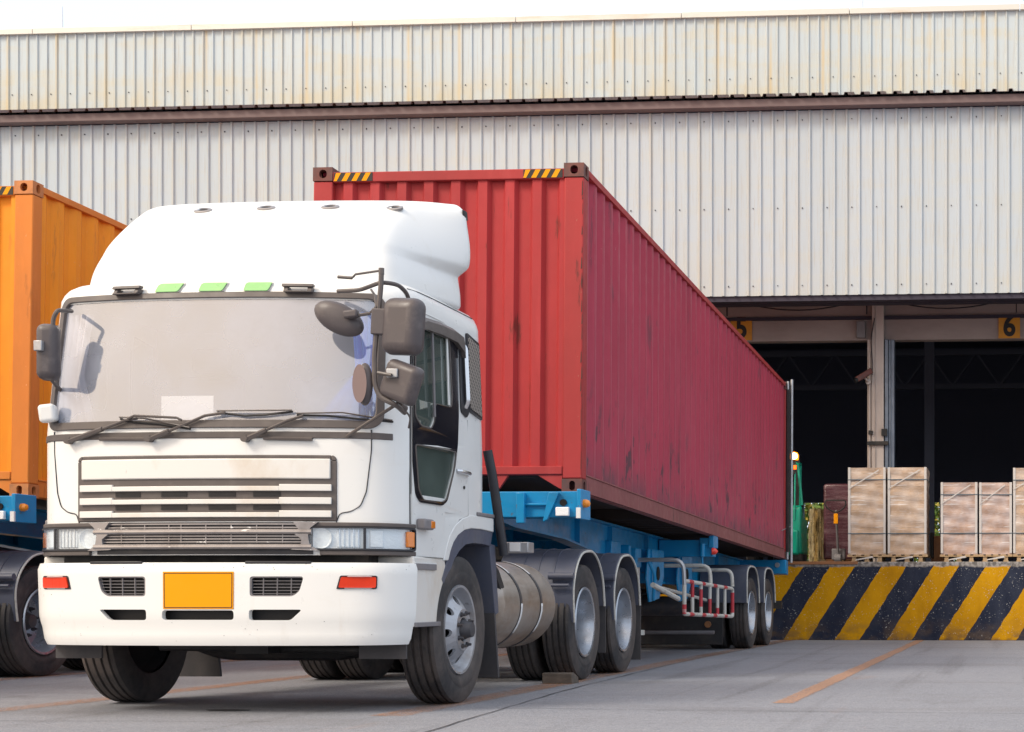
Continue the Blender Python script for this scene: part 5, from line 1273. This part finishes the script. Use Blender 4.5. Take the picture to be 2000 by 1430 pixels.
for sg in (-1, 1):
    xx = TX+sg*1.262
    MB().box(min(xx,xx+sg*.035), max(xx,xx+sg*.035), 13.33, 13.64, 1.405, 1.66).build('end_plate', M['trailer_blue'], bm_, bevel=.006)
    MB().cyl((TX+sg*1.14, 13.345, 1.545), (TX+sg*1.14, 13.37, 1.545), .030, n=20).build('port_hole', M['hole'], bm_)
    a = TX+sg*1.14; lp = MB().box(a-.06, a+.055, 13.32, 13.358, 1.43, 1.505).build('front_lamp', M['reflector'], bm_, bevel=.006)
    MB().cyl((xx+sg*.035, 13.42, 1.54), (xx+sg*.06, 13.42, 1.54), .036, n=16).lathe([(sg*.06,.036),(sg*.085,.026),(sg*.095,.001)], (xx, 13.42, 1.54), 'X', 16).build('marker_lamp', M['orange_lens'], bm_)
    MB().box(min(xx,xx+sg*.036), max(xx,xx+sg*.036), 13.31, 13.332, 1.41, 1.50).build('reflector_tape', M['reflective_white'], bm_)
# main rails with gooseneck
rp = [(13.45,1.42),(13.86,1.38),(15.44,1.33),(16.38,1.25),(17.21,1.16),(17.9,1.02),(18.5,.93),(20.2,.93),(26.0,.82)]
top = [(26.0,zt(26)-.02),(13.45,zt(13.45)-.02)]
for sg in (-1, 1):
    xx = TX+sg*.48
    m_ = MB().prism(rp+top, xx-.006, xx+.006, 'X')
    for i in range(len(rp)-1):
        a, b = rp[i], rp[i+1]; m_.prism([(a[0],a[1]-.02),(b[0],b[1]-.02),(b[0],b[1]),(a[0],a[1])], xx-.07, xx+.07, 'X')
    m_.prism([(13.45,zt(13.45)-.018),(26,zt(26)-.018),(26,zt(26)),(13.45,zt(13.45))], xx-.07, xx+.07, 'X')
    for yy in (16.0, 17.3, 19.0, 21.0, 23.5): m_.box(xx-.06, xx+.06, yy, yy+.02, lerp(yy, [p[0] for p in rp], [p[1] for p in rp]), zt(yy)-.03)
    m_.build('main_rail', M['trailer_blue'], tl)
    # fittings on the rail web
    m_ = MB(); x2 = xx+sg*.08
    m_.box(min(xx,x2), max(xx,x2), 17.2, 17.6, 1.12, 1.36).box(min(xx,x2+sg*.06), max(xx,x2+sg*.06), 17.75, 17.85, 1.05, 1.33)
    m_.box(min(xx,x2+sg*.10), max(xx,x2+sg*.10), 17.9, 18.15, 1.08, 1.30)
    m_.build('rail_fitting', M['trailer_blue'], tl, bevel=.01)
    # landing gear bracket plates
    for yy, ye in ((18.35, 19.1), (20.0, 20.75)):
        pl = MB().prism([(yy-.05,1.30),(ye,1.30),(ye,.98),(ye-.25,.72),(yy+.0,.68),(yy-.15,.95)], xx+sg*.22-.01, xx+sg*.22+.01, 'X')
        pl.box(min(xx,xx+sg*.25), max(xx,xx+sg*.25), yy+.05, yy+.09, .9, 1.30); o_ = pl.build('landing_gear_bracket', M['trailer_blue'], tl, bevel=.004)
        MB().cyl((xx+sg*.235, yy+.42, 1.02), (xx+sg*.238, yy+.42, 1.02), .085, n=20).build('bracket_hole', M['hole'], o_)
    MB().box(xx+sg*.12-.05, xx+sg*.12+.05, 18.0, 18.12, .35, 1.2).cyl((xx+sg*.12, 18.06, .30), (xx+sg*.12, 18.06, .36), .12, n=16).build('landing_leg', M['tube_white'], tl, bevel=.006)
    MB().tube([(xx+sg*.30,18.0,1.15),(xx+sg*.36,18.05,1.0),(xx+sg*.33,18.1,.7)], .02, 8, .05).build('gear_crank', M['trailer_blue'], tl)
# cross members and outriggers
for yy in (15.2, 17.0, 22.0, 24.6): MB().box(TX-.47, TX+.47, yy, yy+.1, zt(yy)-.2, zt(yy)-.05).build('cross_member', M['trailer_blue'], tl)
for yy in (19.75,):
    for sg in (-1, 1):
        xx = TX+sg*1.18; o_ = MB().box(min(TX+sg*.5, xx), max(TX+sg*.5, xx), yy, yy+.22, zt(yy)-.24, zt(yy)-.03).build('outrigger', M['trailer_blue'], tl, bevel=.006)
        MB().box(min(xx-sg*.04, xx+sg*.02), max(xx-sg*.04, xx+sg*.02), yy-.04, yy+.26, zt(yy)-.13, zt(yy)+.05).box(min(xx-sg*.16, xx-sg*.04), max(xx-sg*.16, xx-sg*.04), yy-.02, yy, zt(yy)-.10, zt(yy)-.005).build('twist_lock', M['trailer_blue'], o_, bevel=.006)
        MB().cyl((xx-sg*.12, yy-.04, zt(yy)-.24), (xx-sg*.12, yy-.04, zt(yy)-.08), .035, n=14).cyl((xx-sg*.12, yy-.04, 1.15), (xx-sg*.12, yy-.04, zt(yy)-.24), .012, n=8).build('lock_pin', M['trailer_blue'], o_)
        MB().lathe([(0,.045),(sg*.015,.045),(sg*.05,.036),(sg*.075,.001)], (xx, yy-.02, zt(yy)-.175), 'X', 18).build('side_lamp', M['tail_red'], o_)
MB().prism([(25.62,zt(25.6)+.0),(25.86,zt(25.86)+.0),(25.86,1.10),(25.62,1.12)], TX-1.24, TX+1.24, 'X').build('rear_beam', M['trailer_blue'], tl, bevel=.008)
MB().box(TX-1.15, TX+1.15, 25.7, 25.8, .55, .68).box(TX-.6, TX-.5, 25.7, 25.8, .68, 1.1).box(TX+.5, TX+.6, 25.7, 25.8, .68, 1.1).build('rear_underrun_bar', M['chassis_black'], tl)
for sg in (-1, 1): MB().cyl((TX+sg*1.10, 25.60, 1.26), (TX+sg*1.10, 25.63, 1.26), .04).build('tow_eye', M['galv'], tl)
# side guards: striped tubes
def banded(path, r, fillet=0, bands=.17, ph=0):
    tmp = MB(); tmp.tube(path, r, 8, fillet); n = 8; rings = [tmp.v[i:i+n] for i in range(0, len(tmp.v), n)]
    out = MB(); acc = ph
    # resample rings so that colour bands can follow the length
    cen = [sum((Vector(v) for v in rg), Vector())/n for rg in rings]; full = []
    for i in range(len(rings)-1):
        L_ = (cen[i+1]-cen[i]).length; k = max(1, int(L_/.05))
        for j in range(k):
            t = j/k; full.append(([tuple(Vector(a)*(1-t)+Vector(b)*t) for a, b in zip(rings[i], rings[i+1])], acc+L_*t))
        acc += L_
    full.append((rings[-1], acc)); vs = [v for rg, _ in full for v in rg]; out.v = [tuple(v) for v in vs]
    for i in range(len(full)-1):
        red = 1 if int(full[i][1]/bands) % 3 == 1 else 0
        for j in range(n): out.f.append([i*n+j, i*n+(j+1) % n, (i+1)*n+(j+1) % n, (i+1)*n+j]); out.m.append(red)
    return out
for sg in (-1, 1):
    gx = TX+sg*1.195; gi = TX+sg*.5
    def gz(y, k): return (.905 if k else .545) - .0244*(y-18)*.8
    gd = banded([(gx,18.0,.60),(gx,18.0,.545),(gx,21.05,.48),(gx,21.05,.85),(gx,18.0,.925),(gx,18.0,.545)], .024, .05, .24).build('side_guard', [M['tube_white'], M['tube_red']], tl)
    for k, yy in enumerate((18.45, 18.95, 19.5, 20.0, 20.5)):
        banded([(gx, yy, gz(yy,0)-.01), (gx, yy, gz(yy,1)+.0)], .021, 0, .20, .1*k).build('guard_post', [M['tube_white'], M['tube_red']], gd)
    for k, (yy, zz) in enumerate(((18.0,1.165),(19.55,1.13),(21.05,1.10))):
        MB().tube([(gi, yy, zz), (gx-sg*.01, yy, zz), (gx, yy, .88)], .025, 8, .13).build('guard_hoop', M['tube_white'] if k != 0 else M['galv'], gd)
    MB().tube([(gx-sg*.12,16.95,.87),(gx-sg*.05,17.9,.72)], .03, 8).tube([(gx-sg*.45,18.6,.86),(gx-sg*.35,21.0,.70)], .022, 8).build('guard_rail', M['tube_white'], gd)
# trailer axles
for yy in (22.76, 24.28):
    MB().cyl((TX-.85, yy, .51), (TX+.85, yy, .51), .075, n=12).build('axle', M['chassis_black'], tl)
    for sg in (-1, 1):
        wheel(tl, XC+sg*1.25, yy, .512, 'trailer', sg)
        XW = XC+sg*1.25+sg*.012; xi = XC+sg*.60
        arc = [(yy-.56,.66),(yy-.575,.95),(yy-.52,1.12),(yy-.36,1.19),(yy-.1,1.20),(yy+.15,1.18),(yy+.35,1.08),(yy+.48,.90),(yy+.54,.66)]
        arc = [tuple(p_) for p_ in crom(arc, 3)]
        rs = [[(XW, p_[0], p_[1]), (xi, p_[0], p_[1]), (xi, yy+(p_[0]-yy)*.96, .5+(p_[1]-.5)*.96), (XW, yy+(p_[0]-yy)*.96, .5+(p_[1]-.5)*.96)] for p_ in arc]
        fd = MB().rings(rs).build('fender', M['fender_plastic'], tl, bevel=.004)
        MB().tube([(XW+sg*.004, yy+(p_[0]-yy)*.965, .5+(p_[1]-.5)*.965) for p_ in arc], .012, 6).build('fender_edge', M['tube_white'], fd)
m_ = MB()
for sg in (-1, 1): m_.box(TX+sg*.48-.05, TX+sg*.48+.05, 22.0, 25.0, .62, .72)
m_.build('suspension', M['chassis_black'], tl)
MB().box(TX-.9, TX+.9, 21.9, 21.94, .08, .66).build('under_shade_sheet', M['chassis_black'], tl)  # added black sheet standing in for the darkness under the trailer
MB().cyl((TX-.1, 21.0, .62), (TX+.55, 21.0, .62), .13, n=24).build('air_tank', M['hub_iron'], tl)
MB().cyl((TX-.75, 20.6, .60), (TX-.2, 20.6, .60), .14, n=24).build('air_tank', M['chassis_black'], tl)
MB().tube([(TX-.9, 21.3, .26), (TX+.9, 21.3, .26)], .025, 8).build('cross_pipe', M['box_grey'], tl)
MB().tube([(TX-.5, 19.2, .95), (TX-.2, 20.4, .75), (TX+.2, 21.4, .8), (TX+.4, 22.4, .7)], .02, 6, .1).build('air_hose', M['chassis_black'], tl)
MB().cyl((TX+.70, 21.86, .36), (TX+.70, 21.89, .36), .045, n=16).build('rear_reflector', M['rust_steel'], tl)

# wheel chock
ck = MB().prism([(13.30,.0),(13.52,.0),(13.50,.05),(13.36,.095),(13.30,.09)], -4.06, -3.80, 'X').build('wheel_chock', M['chock_wood'], None, bevel=.008)
tag(ck, 'dark wooden wedge lying on the ground against the front drive wheel', 'wheel chock')

# ================================================================== NEIGHBOURING RIG (left)
DX, DY = -5.18, .25
def dup(o, label, cat):
    c = copy_tree(o); c.location = o.location + Vector((DX, DY, 0)); c['label'] = label; c['category'] = cat; return c
t2 = dup(tr, 'second tractor truck at the left edge, only its dark rear wheel and fender visible', 'truck')
l2 = dup(tl, 'second blue trailer at the left edge carrying the orange container', 'trailer')
o2 = dup(rc, 'orange corrugated shipping container behind the white truck at the left edge', 'shipping container')
sw = {'container_red': 'container_orange', 'container_side_red': 'container_orange', 'container_frame_red': 'container_frame_orange', 'container_rail': 'container_frame_orange', 'casting': 'casting_orange'}
def reslot(o):
    if o.type == 'MESH':
        for s_ in o.material_slots:
            if s_.material and s_.material.name in sw:
                nm = sw[s_.material.name]; s_.link = 'OBJECT'; s_.material = M[nm]
    for c in kids(o): reslot(c)
reslot(o2)
for c_ in kids(o2):
    if c_.name.startswith('edge_scrape'): bpy.data.objects.remove(c_)
l2x = TX+DX+1.26
bm2 = [c for c in kids(l2) if c.name.startswith('front_beam')][0]
np2 = MB().box(l2x-.62, l2x-.30, 13.36+DY-.03, 13.36+DY-.012, 1.36, 1.60).build('number_plate', M['plate_yellow'], bm2, bevel=.006, org=tuple(l2.location))
